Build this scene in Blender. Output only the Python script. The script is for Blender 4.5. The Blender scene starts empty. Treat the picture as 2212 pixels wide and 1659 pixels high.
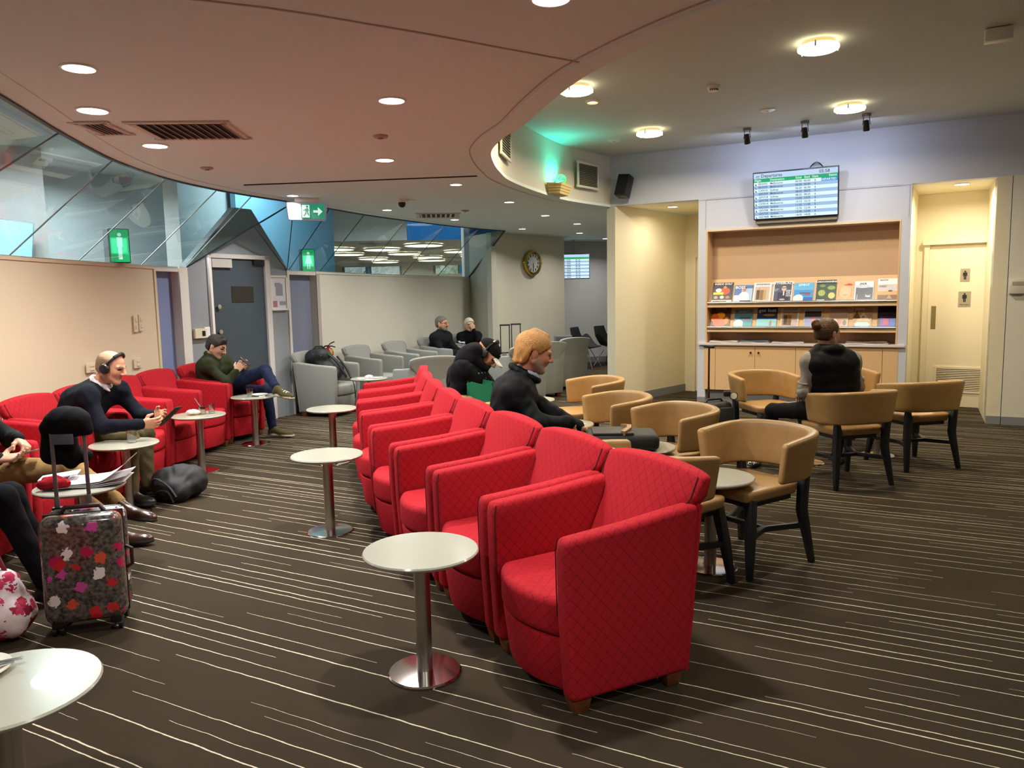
import bpy, bmesh, math, random
import numpy as np
from mathutils import Vector, Matrix
from mathutils.geometry import tessellate_polygon
random.seed(7); np.random.seed(7)
SC = bpy.context.scene
COL = SC.collection
PI = math.pi

# ---------------------------------------------------------------- camera, world, exposure
def lin(h):
    if isinstance(h, str):
        h = h.lstrip('#'); h = [int(h[i:i+2], 16)/255 for i in (0, 2, 4)]
    return tuple(c/12.92 if c <= .04045 else ((c+.055)/1.055)**2.4 for c in h)

cam_d = bpy.data.cameras.new('camera'); cam = bpy.data.objects.new('camera', cam_d); COL.objects.link(cam)
cam_d.sensor_width = 36; cam_d.lens = 36*1661/2212; cam_d.clip_start = .05; cam_d.clip_end = 200
_p, _r = math.radians(6.5), math.radians(1.1)
_f = Vector((0, math.cos(_p), -math.sin(_p))); _d0 = Vector((0, -math.sin(_p), -math.cos(_p))); _r0 = Vector((1, 0, 0))
_rt = _r0*math.cos(_r)+_d0*math.sin(_r); _dn = -_r0*math.sin(_r)+_d0*math.cos(_r)
cam.matrix_world = Matrix(((_rt.x, -_dn.x, -_f.x, 0), (_rt.y, -_dn.y, -_f.y, 0), (_rt.z, -_dn.z, -_f.z, 1.5), (0, 0, 0, 1)))
SC.camera = cam
W = bpy.data.worlds.new('dawn_sky'); SC.world = W; W.use_nodes = True
_bg = W.node_tree.nodes['Background']; _bg.inputs[0].default_value = (*lin('#2f8fe0'), 1); _bg.inputs[1].default_value = .55
SC.view_settings.view_transform = 'Standard'; SC.view_settings.look = 'None'
SC.view_settings.gamma = 1; SC.view_settings.use_curve_mapping = False
SC.view_settings.exposure = EXPOSURE = 0.12
SC.cycles.use_denoising = True
SC.cycles.max_bounces = 8; SC.cycles.diffuse_bounces = 5; SC.cycles.glossy_bounces = 4
SC.cycles.transparent_max_bounces = 12; SC.cycles.sample_clamp_indirect = 6
SC.cycles.caustics_reflective = False; SC.cycles.caustics_refractive = False
LOW, HIGH, WT = 2.67, 3.31, 1.86          # low ceiling, high ceiling, top of the glazed partition's solid part

WARM, NEUT, COOL, YEL = (1, .80, .60), (1, .95, .88), (.95, .98, 1), (1, .87, .64)
def lamp(loc, power, size=.13, col=NEUT, spread=150, aim=None, parent=None):
    d = bpy.data.lights.new('lamp_light', 'AREA'); d.shape = 'DISK'; d.size = size; d.energy = power; d.color = col
    d.spread = math.radians(spread)
    o = bpy.data.objects.new('lamp_light', d); COL.objects.link(o); o.location = loc
    if aim is not None:
        o.rotation_euler = (Vector(aim)-Vector(loc)).to_track_quat('-Z', 'Y').to_euler()
    if parent:
        o.parent = parent
    return o

# ---------------------------------------------------------------- materials
MATS = {}
def _nt(name):
    m = bpy.data.materials.new(name); m.use_nodes = True
    nt = m.node_tree; b = nt.nodes['Principled BSDF']
    return m, nt, b
def _N(nt, t, **k):
    n = nt.nodes.new(t)
    for a, v in k.items():
        setattr(n, a, v)
    return n
def M(name, col, rough=.5, metal=0., var=.06, vs=30, bump=0., bs=300, spec=.5, coat=0, emit=None, es=0, stretch=None, sheen=0):
    if name in MATS:
        return MATS[name]
    m, nt, b = _nt(name); L = nt.links
    c = lin(col) if isinstance(col, str) else col
    tc = _N(nt, 'ShaderNodeTexCoord')
    mp = _N(nt, 'ShaderNodeMapping'); L.new(tc.outputs['Object'], mp.inputs[0])
    if stretch:
        mp.inputs['Scale'].default_value = stretch
    n = _N(nt, 'ShaderNodeTexNoise'); n.inputs['Scale'].default_value = vs; n.inputs['Detail'].default_value = 3
    L.new(mp.outputs[0], n.inputs['Vector'])
    mx = _N(nt, 'ShaderNodeMix', data_type='RGBA')
    mx.inputs['A'].default_value = (*[x*(1-var) for x in c], 1); mx.inputs['B'].default_value = (*[min(1, x*(1+var)) for x in c], 1)
    L.new(n.outputs['Fac'], mx.inputs['Factor']); L.new(mx.outputs['Result'], b.inputs['Base Color'])
    b.inputs['Roughness'].default_value = rough; b.inputs['Metallic'].default_value = metal
    b.inputs['Specular IOR Level'].default_value = spec
    if coat: b.inputs['Coat Weight'].default_value = coat
    if sheen: b.inputs['Sheen Weight'].default_value = sheen
    if bump:
        n2 = _N(nt, 'ShaderNodeTexNoise'); n2.inputs['Scale'].default_value = bs; L.new(mp.outputs[0], n2.inputs['Vector'])
        bp = _N(nt, 'ShaderNodeBump'); bp.inputs['Strength'].default_value = bump; bp.inputs['Distance'].default_value = .01
        L.new(n2.outputs['Fac'], bp.inputs['Height']); L.new(bp.outputs[0], b.inputs['Normal'])
    if emit:
        b.inputs['Emission Color'].default_value = (*(lin(emit) if isinstance(emit, str) else emit), 1); b.inputs['Emission Strength'].default_value = es
    MATS[name] = m
    return m

def math_n(nt, op, a, b=None, c=None):
    n = _N(nt, 'ShaderNodeMath', operation=op)
    for i, v in enumerate((a, b, c)):
        if v is None: continue
        if isinstance(v, (int, float)): n.inputs[i].default_value = v
        else: nt.links.new(v, n.inputs[i])
    return n.outputs[0]

def carpet_material():
    m, nt, b = _nt('striped_carpet'); L = nt.links
    tc = _N(nt, 'ShaderNodeTexCoord'); sp = _N(nt, 'ShaderNodeSeparateXYZ'); L.new(tc.outputs['Object'], sp.inputs[0])
    a = math.radians(118); ux, uy = math.sin(a), math.cos(a)
    x, y = sp.outputs[0], sp.outputs[1]
    u = math_n(nt, 'ADD', math_n(nt, 'MULTIPLY', x, ux), math_n(nt, 'MULTIPLY', y, uy))
    v = math_n(nt, 'ADD', math_n(nt, 'MULTIPLY', x, -uy), math_n(nt, 'MULTIPLY', y, ux))
    nz = _N(nt, 'ShaderNodeTexNoise'); nz.inputs['Scale'].default_value = 7; nz.inputs['Detail'].default_value = 2
    L.new(tc.outputs['Object'], nz.inputs['Vector'])
    v = math_n(nt, 'ADD', v, math_n(nt, 'MULTIPLY', math_n(nt, 'SUBTRACT', nz.outputs['Fac'], .5), .014))
    s = .074
    q = math_n(nt, 'DIVIDE', v, s); cell = math_n(nt, 'FLOOR', q); fr = math_n(nt, 'FRACT', q)
    wn = _N(nt, 'ShaderNodeTexWhiteNoise', noise_dimensions='1D'); L.new(cell, wn.inputs['W'])
    wn2 = _N(nt, 'ShaderNodeTexWhiteNoise', noise_dimensions='1D'); L.new(math_n(nt, 'ADD', cell, 517.3), wn2.inputs['W'])
    cen = math_n(nt, 'MULTIPLY_ADD', wn.outputs[0], .6, .2)
    dist = math_n(nt, 'MULTIPLY', math_n(nt, 'ABSOLUTE', math_n(nt, 'SUBTRACT', fr, cen)), s)
    # dashes of one to three metres along each row, offset per row
    per = 3.3
    t = math_n(nt, 'FRACT', math_n(nt, 'ADD', math_n(nt, 'DIVIDE', u, per), math_n(nt, 'MULTIPLY', wn2.outputs[0], 13.7)))
    ln = math_n(nt, 'MULTIPLY_ADD', wn.outputs[0], .45, .48)
    pres = math_n(nt, 'LESS_THAN', t, ln)
    tap = math_n(nt, 'SINE', math_n(nt, 'MULTIPLY', math_n(nt, 'DIVIDE', t, ln), PI))
    w = math_n(nt, 'MULTIPLY', math_n(nt, 'MULTIPLY_ADD', wn2.outputs[0], .0013, .0011), math_n(nt, 'MULTIPLY_ADD', tap, .8, .5))
    n3 = _N(nt, 'ShaderNodeTexNoise'); n3.inputs['Scale'].default_value = 45; L.new(tc.outputs['Object'], n3.inputs['Vector'])
    w = math_n(nt, 'MULTIPLY', w, math_n(nt, 'MULTIPLY_ADD', n3.outputs['Fac'], 1.2, .5))
    line = math_n(nt, 'MULTIPLY', math_n(nt, 'LESS_THAN', dist, w), pres)
    n4 = _N(nt, 'ShaderNodeTexNoise'); n4.inputs['Scale'].default_value = 500; n4.inputs['Detail'].default_value = 4; L.new(tc.outputs['Object'], n4.inputs['Vector'])
    n5 = _N(nt, 'ShaderNodeTexNoise'); n5.inputs['Scale'].default_value = 1.3; L.new(tc.outputs['Object'], n5.inputs['Vector'])
    g = _N(nt, 'ShaderNodeMix', data_type='RGBA'); g.inputs['A'].default_value = (*lin('#2a251c'), 1); g.inputs['B'].default_value = (*lin('#453b2e'), 1)
    L.new(math_n(nt, 'MULTIPLY_ADD', n4.outputs['Fac'], .55, math_n(nt, 'MULTIPLY', n5.outputs['Fac'], .45)), g.inputs['Factor'])
    c = _N(nt, 'ShaderNodeMix', data_type='RGBA'); L.new(line, c.inputs['Factor']); L.new(g.outputs['Result'], c.inputs['A']); c.inputs['B'].default_value = (*lin('#d6ccb2'), 1)
    L.new(c.outputs['Result'], b.inputs['Base Color']); b.inputs['Roughness'].default_value = .95; b.inputs['Specular IOR Level'].default_value = .1
    bp = _N(nt, 'ShaderNodeBump'); bp.inputs['Strength'].default_value = .5; bp.inputs['Distance'].default_value = .004
    L.new(n4.outputs['Fac'], bp.inputs['Height']); L.new(bp.outputs[0], b.inputs['Normal'])
    return m

def quilt_material(name, col, dark, pitch=.034, w=.05, amt=1.):
    """upholstery with a woven diamond grid (UV in metres)"""
    m, nt, b = _nt(name); L = nt.links
    uv = _N(nt, 'ShaderNodeUVMap'); uv.uv_map = 'UVMap'; sp = _N(nt, 'ShaderNodeSeparateXYZ'); L.new(uv.outputs[0], sp.inputs[0])
    nz = _N(nt, 'ShaderNodeTexNoise'); nz.inputs['Scale'].default_value = 60; L.new(uv.outputs[0], nz.inputs['Vector'])
    wob = math_n(nt, 'MULTIPLY', math_n(nt, 'SUBTRACT', nz.outputs['Fac'], .5), .12)
    x, y = math_n(nt, 'DIVIDE', sp.outputs[0], pitch), math_n(nt, 'DIVIDE', sp.outputs[1], pitch*1.12)
    def ln(op):
        f = math_n(nt, 'FRACT', math_n(nt, 'ADD', math_n(nt, op, x, y), wob))
        return math_n(nt, 'LESS_THAN', math_n(nt, 'ABSOLUTE', math_n(nt, 'SUBTRACT', f, .5)), w)
    line = math_n(nt, 'MAXIMUM', ln('ADD'), ln('SUBTRACT'))
    n2 = _N(nt, 'ShaderNodeTexNoise'); n2.inputs['Scale'].default_value = 900; n2.inputs['Detail'].default_value = 2; L.new(uv.outputs[0], n2.inputs['Vector'])
    base = _N(nt, 'ShaderNodeMix', data_type='RGBA'); c = lin(col)
    base.inputs['A'].default_value = (*[k*.85 for k in c], 1); base.inputs['B'].default_value = (*[min(1, k*1.15) for k in c], 1)
    L.new(n2.outputs['Fac'], base.inputs['Factor'])
    mx = _N(nt, 'ShaderNodeMix', data_type='RGBA'); L.new(math_n(nt, 'MULTIPLY', line, amt), mx.inputs['Factor']); L.new(base.outputs['Result'], mx.inputs['A']); mx.inputs['B'].default_value = (*lin(dark), 1)
    L.new(mx.outputs['Result'], b.inputs['Base Color']); b.inputs['Roughness'].default_value = .85; b.inputs['Specular IOR Level'].default_value = .2
    b.inputs['Sheen Weight'].default_value = .25; b.inputs['Sheen Roughness'].default_value = .4
    b.inputs['Sheen Tint'].default_value = (*c, 1)
    bp = _N(nt, 'ShaderNodeBump'); bp.inputs['Strength'].default_value = .35; bp.inputs['Distance'].default_value = .004
    L.new(math_n(nt, 'SUBTRACT', n2.outputs['Fac'], line), bp.inputs['Height']); L.new(bp.outputs[0], b.inputs['Normal'])
    MATS[name] = m
    return m

def glass_material(name, tint, refl=.06, rough=.0):
    m, nt, b = _nt(name); L = nt.links; nt.nodes.remove(b); out = nt.nodes['Material Output']
    t = _N(nt, 'ShaderNodeBsdfTransparent'); t.inputs[0].default_value = (*tint, 1)
    g = _N(nt, 'ShaderNodeBsdfGlossy'); g.inputs['Roughness'].default_value = rough; g.inputs['Color'].default_value = (.9, .95, .95, 1)
    fr = _N(nt, 'ShaderNodeFresnel'); fr.inputs[0].default_value = 1.45
    geo = _N(nt, 'ShaderNodeNewGeometry')
    mx = _N(nt, 'ShaderNodeMixShader'); L.new(math_n(nt, 'MULTIPLY', math_n(nt, 'ADD', fr.outputs[0], refl), math_n(nt, 'SUBTRACT', 1., geo.outputs['Backfacing'])), mx.inputs[0]); L.new(t.outputs[0], mx.inputs[1]); L.new(g.outputs[0], mx.inputs[2])
    L.new(mx.outputs[0], out.inputs[0]); MATS[name] = m
    return m

def glow(name, col, s, base=None):
    return M(name, base or col, .5, emit=col, es=s, var=.02)
def screen(name, col, s):
    return glow(name, col, s, '#0a0c10')

def pattern_material(name, base, spots, scale, rough=.4, coat=0, thr=.35):
    """printed blossoms: cells of colour scattered over a speckled ground"""
    m, nt, b = _nt(name); L = nt.links
    tc = _N(nt, 'ShaderNodeTexCoord')
    n = _N(nt, 'ShaderNodeTexNoise'); n.inputs['Scale'].default_value = scale*4; n.inputs['Detail'].default_value = 5; L.new(tc.outputs['Object'], n.inputs['Vector'])
    g = _N(nt, 'ShaderNodeValToRGB'); L.new(n.outputs['Fac'], g.inputs[0])
    g.color_ramp.elements[0].color = (*lin(base[0]), 1); g.color_ramp.elements[0].position = .35
    g.color_ramp.elements[1].color = (*lin(base[1]), 1); g.color_ramp.elements[1].position = .68
    wv = _N(nt, 'ShaderNodeVectorMath', operation='MULTIPLY_ADD'); L.new(n.outputs['Color'], wv.inputs[0]); wv.inputs[1].default_value = (.055, .055, .055); L.new(tc.outputs['Object'], wv.inputs[2])
    vo = _N(nt, 'ShaderNodeTexVoronoi'); vo.inputs['Scale'].default_value = scale; L.new(wv.outputs[0], vo.inputs['Vector'])
    cr = _N(nt, 'ShaderNodeValToRGB'); sx = _N(nt, 'ShaderNodeSeparateColor'); L.new(vo.outputs['Color'], sx.inputs[0]); L.new(sx.outputs[0], cr.inputs[0])
    cr.color_ramp.interpolation = 'CONSTANT'
    for i, s in enumerate(spots):
        if i < 2: e = cr.color_ramp.elements[i]; e.position = i/len(spots)
        else: e = cr.color_ramp.elements.new(i/len(spots))
        e.color = (*lin(s), 1)
    msk = math_n(nt, 'MULTIPLY', math_n(nt, 'LESS_THAN', vo.outputs['Distance'], thr), math_n(nt, 'GREATER_THAN', sx.outputs[1], .22))
    mx = _N(nt, 'ShaderNodeMix', data_type='RGBA'); L.new(msk, mx.inputs['Factor']); L.new(g.outputs[0], mx.inputs['A']); L.new(cr.outputs[0], mx.inputs['B'])
    L.new(mx.outputs['Result'], b.inputs['Base Color']); b.inputs['Roughness'].default_value = rough; b.inputs['Coat Weight'].default_value = coat
    MATS[name] = m
    return m

# ---------------------------------------------------------------- mesh builder
def boxuv(me):
    nl = len(me.loops)
    if not nl: return
    uvl = me.uv_layers.new(name='UVMap')
    co = np.empty(len(me.vertices)*3, np.float32); me.vertices.foreach_get('co', co); co = co.reshape(-1, 3)
    lv = np.empty(nl, np.int32); me.loops.foreach_get('vertex_index', lv)
    npol = len(me.polygons); nr = np.empty(npol*3, np.float32); me.polygons.foreach_get('normal', nr); nr = np.abs(nr.reshape(-1, 3))
    lt = np.empty(npol, np.int32); me.polygons.foreach_get('loop_total', lt)
    ax = np.repeat(nr.argmax(1), lt); p = co[lv]
    uv = np.where((ax == 0)[:, None], p[:, [1, 2]], np.where((ax == 1)[:, None], p[:, [0, 2]], p[:, [0, 1]]))
    uvl.data.foreach_set('uv', np.ascontiguousarray(uv, np.float32).ravel())

def tag(o, label=None, cat=None, group=None, kind=None):
    if label: o['label'] = label
    if cat: o['category'] = cat
    if group: o['group'] = group
    if kind: o['kind'] = kind
    return o
def link(name, me, parent=None):
    o = bpy.data.objects.new(name, me); COL.objects.link(o)
    if parent: o.parent = parent
    return o
def thing(name, label, cat, loc=(0, 0, 0), rz=0, group=None):
    o = bpy.data.objects.new(name, None); COL.objects.link(o); o.empty_display_size = .1
    o.location = loc; o.rotation_euler = (0, 0, rz)
    return tag(o, label, cat, group)
def copytree(o, parent=None):
    c = o.copy(); COL.objects.link(c); c.parent = parent
    for ch in o.children: copytree(ch, c)
    return c
def dup(root, loc, rz, label, group=None):
    c = copytree(root); c.location = loc; c.rotation_euler = (0, 0, rz); c['label'] = label
    if group: c['group'] = group
    return c

class MB:
    def __init__(s): s.bm = bmesh.new()
    def _add(s, vs, fs):
        b = [s.bm.verts.new(v) for v in vs]; out = []
        for f in fs:
            try: out.append(s.bm.faces.new([b[i] for i in f]))
            except ValueError: pass
        return b
    def box(s, c, d, rot=None, taper=1.):
        x, y, z = d[0]/2, d[1]/2, d[2]/2
        vs = [Vector((a*x*(taper if k < 0 else 1), e*y*(taper if k < 0 else 1), k*z)) for k in (-1, 1) for e in (-1, 1) for a in (-1, 1)]
        if rot is not None:
            R = rot if isinstance(rot, Matrix) else Matrix.Rotation(rot, 3, 'Z'); vs = [R@v for v in vs]
        c = Vector(c); s._add([v+c for v in vs], [(0, 2, 3, 1), (4, 5, 7, 6), (0, 1, 5, 4), (2, 6, 7, 3), (0, 4, 6, 2), (1, 3, 7, 5)])
        return s
    def prism(s, pts, z0, z1, top=None):
        n = len(pts); a = sum(pts[i][0]*pts[(i+1) % n][1]-pts[(i+1) % n][0]*pts[i][1] for i in range(n))
        if a < 0: pts = pts[::-1]; top = top[::-1] if top else None
        t = top or pts
        s._add([(p[0], p[1], z0) for p in pts]+[(p[0], p[1], z1) for p in t],
               [tuple(range(n))[::-1], tuple(range(n, 2*n))]+[(i, (i+1) % n, n+(i+1) % n, n+i) for i in range(n)])
        return s
    def poly(s, pts, thick=None, nrm=None):
        """flat polygon in space, extruded along nrm by thick"""
        P = [Vector(p) for p in pts]; n = len(P)
        if not thick: s._add(P, [tuple(range(n))]); return s
        N = Vector(nrm) if nrm is not None else (P[1]-P[0]).cross(P[2]-P[0]).normalized()
        Q = [p+N*thick for p in P]
        s._add(P+Q, [tuple(range(n))[::-1], tuple(range(n, 2*n))]+[(i, (i+1) % n, n+(i+1) % n, n+i) for i in range(n)])
        return s
    def cyl(s, p0, p1, r0, r1=None, n=16, caps=True):
        p0, p1 = Vector(p0), Vector(p1); r1 = r0 if r1 is None else r1
        d = (p1-p0).normalized(); a = d.orthogonal().normalized(); b = d.cross(a)
        vs = [p+(a*math.cos(2*PI*i/n)+b*math.sin(2*PI*i/n))*r for p, r in ((p0, r0), (p1, r1)) for i in range(n)]
        fs = [(i, (i+1) % n, n+(i+1) % n, n+i) for i in range(n)]
        if caps: fs += [tuple(range(n))[::-1], tuple(range(n, 2*n))]
        s._add(vs, fs); return s
    def lathe(s, prof, n=32, c=(0, 0, 0), axis=None, caps=True):
        vs, fs = [], []; c = Vector(c); R = Vector((0, 0, 1)).rotation_difference(Vector(axis)).to_matrix() if axis else Matrix.Identity(3)
        for r, z in prof:
            vs += [c+R@Vector((r*math.cos(2*PI*i/n), r*math.sin(2*PI*i/n), z)) for i in range(n)]
        for k in range(len(prof)-1):
            fs += [(k*n+i, k*n+(i+1) % n, (k+1)*n+(i+1) % n, (k+1)*n+i) for i in range(n)]
        if caps and prof[0][0] > 1e-6: fs.append(tuple(range(n))[::-1])
        if caps and prof[-1][0] > 1e-6: fs.append(tuple(range((len(prof)-1)*n, len(prof)*n)))
        s._add(vs, fs)
        bmesh.ops.remove_doubles(s.bm, verts=s.bm.verts, dist=1e-6); return s
    def tube(s, path, r, n=8, closed=False):
        P = [Vector(p) for p in path]; m = len(P); rs = r if isinstance(r, (list, tuple)) else [r]*m
        vs, fs = [], []; a = None
        for i, p in enumerate(P):
            d = (P[(i+1) % m]-P[i-1]) if closed else (P[min(i+1, m-1)]-P[max(i-1, 0)])
            d.normalize()
            a = d.orthogonal().normalized() if a is None else (a-d*a.dot(d)).normalized()
            b = d.cross(a); vs += [p+(a*math.cos(2*PI*k/n)+b*math.sin(2*PI*k/n))*rs[i] for k in range(n)]
        for i in range(m if closed else m-1):
            j = (i+1) % m; fs += [(i*n+k, i*n+(k+1) % n, j*n+(k+1) % n, j*n+k) for k in range(n)]
        if not closed: fs += [tuple(range(n))[::-1], tuple(range((m-1)*n, m*n))]
        s._add(vs, fs); return s
    def ell(s, c, r, n=16, m=10, rot=None):
        c = Vector(c); vs, fs = [], []
        R = rot or Matrix.Identity(3)
        for j in range(1, m):
            t = PI*j/m
            vs += [c+R@Vector((r[0]*math.sin(t)*math.cos(2*PI*i/n), r[1]*math.sin(t)*math.sin(2*PI*i/n), r[2]*math.cos(t))) for i in range(n)]
        vs += [c+R@Vector((0, 0, r[2])), c-R@Vector((0, 0, r[2]))]
        for j in range(m-2): fs += [(j*n+i, (j+1)*n+i, (j+1)*n+(i+1) % n, j*n+(i+1) % n) for i in range(n)]
        t, b = len(vs)-2, len(vs)-1
        fs += [(t, i, (i+1) % n) for i in range(n)]+[(b, (m-2)*n+(i+1) % n, (m-2)*n+i) for i in range(n)]
        s._add(vs, fs); return s
    def grid(s, fn, nu, nv, cu=False, cv=False):
        vs = [fn(i/(nu-(0 if cu else 1)), j/(nv-(0 if cv else 1))) for j in range(nv) for i in range(nu)]
        fs = [(j*nu+i, j*nu+(i+1) % nu, ((j+1) % nv)*nu+(i+1) % nu, ((j+1) % nv)*nu+i) for j in range(nv if cv else nv-1) for i in range(nu if cu else nu-1)]
        s._add(vs, fs); return s
    def slab(s, ff, fb, nu, nv):
        """closed sheet between a front surface and a back surface"""
        F = [ff(i/(nu-1), j/(nv-1)) for j in range(nv) for i in range(nu)]; B = [fb(i/(nu-1), j/(nv-1)) for j in range(nv) for i in range(nu)]
        k = nu*nv; fs = []
        for j in range(nv-1):
            for i in range(nu-1):
                q = (j*nu+i, j*nu+i+1, (j+1)*nu+i+1, (j+1)*nu+i); fs += [q, tuple(k+x for x in q[::-1])]
        ring = [i for i in range(nu)]+[j*nu+nu-1 for j in range(1, nv)]+[(nv-1)*nu+i for i in range(nu-2, -1, -1)]+[j*nu for j in range(nv-2, 0, -1)]
        for a, b in zip(ring, ring[1:]+ring[:1]): fs.append((b, a, k+a, k+b))
        s._add(F+B, fs); return s
    def build(s, name, mat, parent=None, bevel=0, seg=2, smooth=35, fix=True, uv=True):
        bm = s.bm
        if fix: bmesh.ops.recalc_face_normals(bm, faces=bm.faces)
        if bevel:
            es = [e for e in bm.edges if len(e.link_faces) == 2 and e.calc_face_angle(0) > .6]
            bmesh.ops.bevel(bm, geom=es, offset=bevel, segments=seg, affect='EDGES', profile=.5, clamp_overlap=True)
        me = bpy.data.meshes.new(name); bm.to_mesh(me); bm.free()
        for mm in (mat if isinstance(mat, (list, tuple)) else [mat]): me.materials.append(mm)
        if smooth:
            me.polygons.foreach_set('use_smooth', [True]*len(me.polygons)); me.set_sharp_from_angle(angle=math.radians(smooth))
        if uv: boxuv(me)
        return link(name, me, parent)

def text_mesh(name, body, size, mat, parent=None, M4=None, align='LEFT', thick=.0006, bold=0, sx=1):
    cu = bpy.data.curves.new('txt', 'FONT'); cu.body = body; cu.size = size; cu.align_x = align; cu.extrude = thick; cu.offset = bold*size; cu.resolution_u = 2
    o = bpy.data.objects.new('txt', cu); COL.objects.link(o)
    me = bpy.data.meshes.new_from_object(o.evaluated_get(bpy.context.evaluated_depsgraph_get()))
    bpy.data.objects.remove(o); bpy.data.curves.remove(cu)
    me.materials.clear(); me.materials.append(mat)
    if sx != 1: me.transform(Matrix.Diagonal((sx, 1, 1, 1)))
    r = link(name, me, parent)
    if M4 is not None: r.matrix_local = M4
    return r
def texts(name, items, mat, parent, M4):
    """several short lines of print joined on one sheet: items (x, y, size, text, align)"""
    bm = bmesh.new()
    for x, y, sz, body, al in items:
        o = text_mesh('t', body, sz, mat, align=al, thick=.0004, bold=.012); o.data.transform(Matrix.Translation((x, y, 0))); bm.from_mesh(o.data)
        me = o.data; bpy.data.objects.remove(o); bpy.data.meshes.remove(me)
    me = bpy.data.meshes.new(name); bm.to_mesh(me); bm.free(); me.materials.append(mat)
    r = link(name, me, parent); r.matrix_local = M4
    return r
def frame(o, x, y, z):
    """4x4 from origin and axes"""
    return Matrix(((x[0], y[0], z[0], o[0]), (x[1], y[1], z[1], o[1]), (x[2], y[2], z[2], o[2]), (0, 0, 0, 1)))
def smooth_curve(pts, k=6):
    P = [np.array(p, float) for p in pts]; out = []
    for i in range(len(P)-1):
        a, b, c, d = P[max(i-1, 0)], P[i], P[i+1], P[min(i+2, len(P)-1)]
        for t in np.linspace(0, 1, k, endpoint=False):
            out.append(.5*((2*b)+(-a+c)*t+(2*a-5*b+4*c-d)*t*t+(-a+3*b-3*c+d)*t**3))
    out.append(P[-1]); return [tuple(p) for p in out]
def offset_curve(pts, d):
    out = []
    for i, p in enumerate(pts):
        a, b = pts[max(i-1, 0)], pts[min(i+1, len(pts)-1)]; t = Vector((b[0]-a[0], b[1]-a[1])).normalized()
        out.append((p[0]+t.y*d, p[1]-t.x*d))
    return out
def flat(name, pts, z, mat, up=True, kind='structure', parent=None, thick=0):
    """flat horizontal polygon (may be concave)"""
    tri = tessellate_polygon([[Vector((p[0], p[1], 0)) for p in pts]])
    m = MB(); m._add([(p[0], p[1], z) for p in pts], tri)
    bmesh.ops.recalc_face_normals(m.bm, faces=m.bm.faces)
    o = m.build(name, mat, parent, smooth=0, fix=False)
    if kind and not parent: tag(o, kind=kind)
    return o
def wallstrip(name, pts, z0, z1, th, mat, parent=None, kind='structure', close=False):
    """upright wall following a plan curve, th to its right-hand side"""
    q = offset_curve(pts, th); n = len(pts); z0 = z0 if isinstance(z0, (list, tuple)) else [z0]*n; z1 = z1 if isinstance(z1, (list, tuple)) else [z1]*n
    vs, fs = [], []
    for i in range(n): vs += [(*pts[i][:2], z0[i]), (*pts[i][:2], z1[i]), (*q[i], z1[i]), (*q[i], z0[i])]
    for i in range(n-1):
        for k in range(4): fs.append((i*4+k, i*4+(k+1) % 4, i*4+4+(k+1) % 4, i*4+4+k))
    fs += [(0, 1, 2, 3), tuple(range(n*4-1, n*4-5, -1))]
    m = MB(); m._add(vs, fs); o = m.build(name, mat, parent, smooth=30)
    if kind and not parent: tag(o, kind=kind)
    return o
# ---------------------------------------------------------------- shared materials
carpet = carpet_material()
paint_w = M('white_paint', '#d9d6cf', .6, var=.02, vs=8)
paint_cream = M('cream_paint', '#dccfb4', .55, var=.02, vs=6)
paint_cream2 = M('pale_cream_paint', '#d8d6c8', .55, var=.02, vs=6)
paint_yel = M('ivory_paint', '#e8dfc4', .5, var=.02, vs=6)
paint_grey = M('grey_paint', '#8d949a', .5, var=.03, vs=5)
paint_blue = M('lilac_blue_panel', '#7d8bb4', .45, var=.03, vs=5)
paint_door = M('slate_door_paint', '#3f4a54', .4, var=.04, vs=9)
ceil_low = M('low_ceiling_paint', '#dfeceb', .8, var=.015, vs=5)
ceil_high = M('high_ceiling_paint', '#c8cccc', .8, var=.015, vs=5)
lilac_w = M('cool_white_laminate', '#c4c8d6', .5, var=.015, vs=5)
pale_w = M('pale_wall_laminate', '#dcd8cc', .5, var=.015, vs=5)
skirt = M('grey_skirting', '#83848a', .5)
plinth_m = M('grey_plinth', '#84868a', .5)
wood_pale = M('pale_oak_veneer', '#d8b387', .45, var=.09, vs=9, stretch=(14, 14, .9))
wood_back = M('beige_veneer', '#c7a788', .5, var=.06, vs=9, stretch=(10, 10, .8))
steel = M('brushed_steel', '#bdb9b2', .28, metal=1, var=.06, vs=60, stretch=(1, 1, 12))
chrome = M('polished_steel', '#d5d3cf', .12, metal=1, var=.03)
dark_metal = M('dark_metal', '#2b2c2e', .4, metal=.6)
black_pl = M('black_plastic', '#15161a', .4)
white_pl = M('white_plastic', '#e6e4df', .4)
grey_pl = M('grey_plastic', '#8a8b8d', .45)
table_w = M('white_table_laminate', '#abab9c', .2, var=.02, vs=5, coat=.3)
mull_d = M('dark_glazing_bead', '#2f3436', .5)
mull_l = M('glint_glazing_bead', '#b7bdbb', .4)  # pale copy of the bead, its reflected light put into the colour
glass_t = glass_material('teal_glass', (.78, .86, .85), .06)
glass_c = glass_material('clear_tumbler_glass', (.86, .89, .88), .14)

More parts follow.
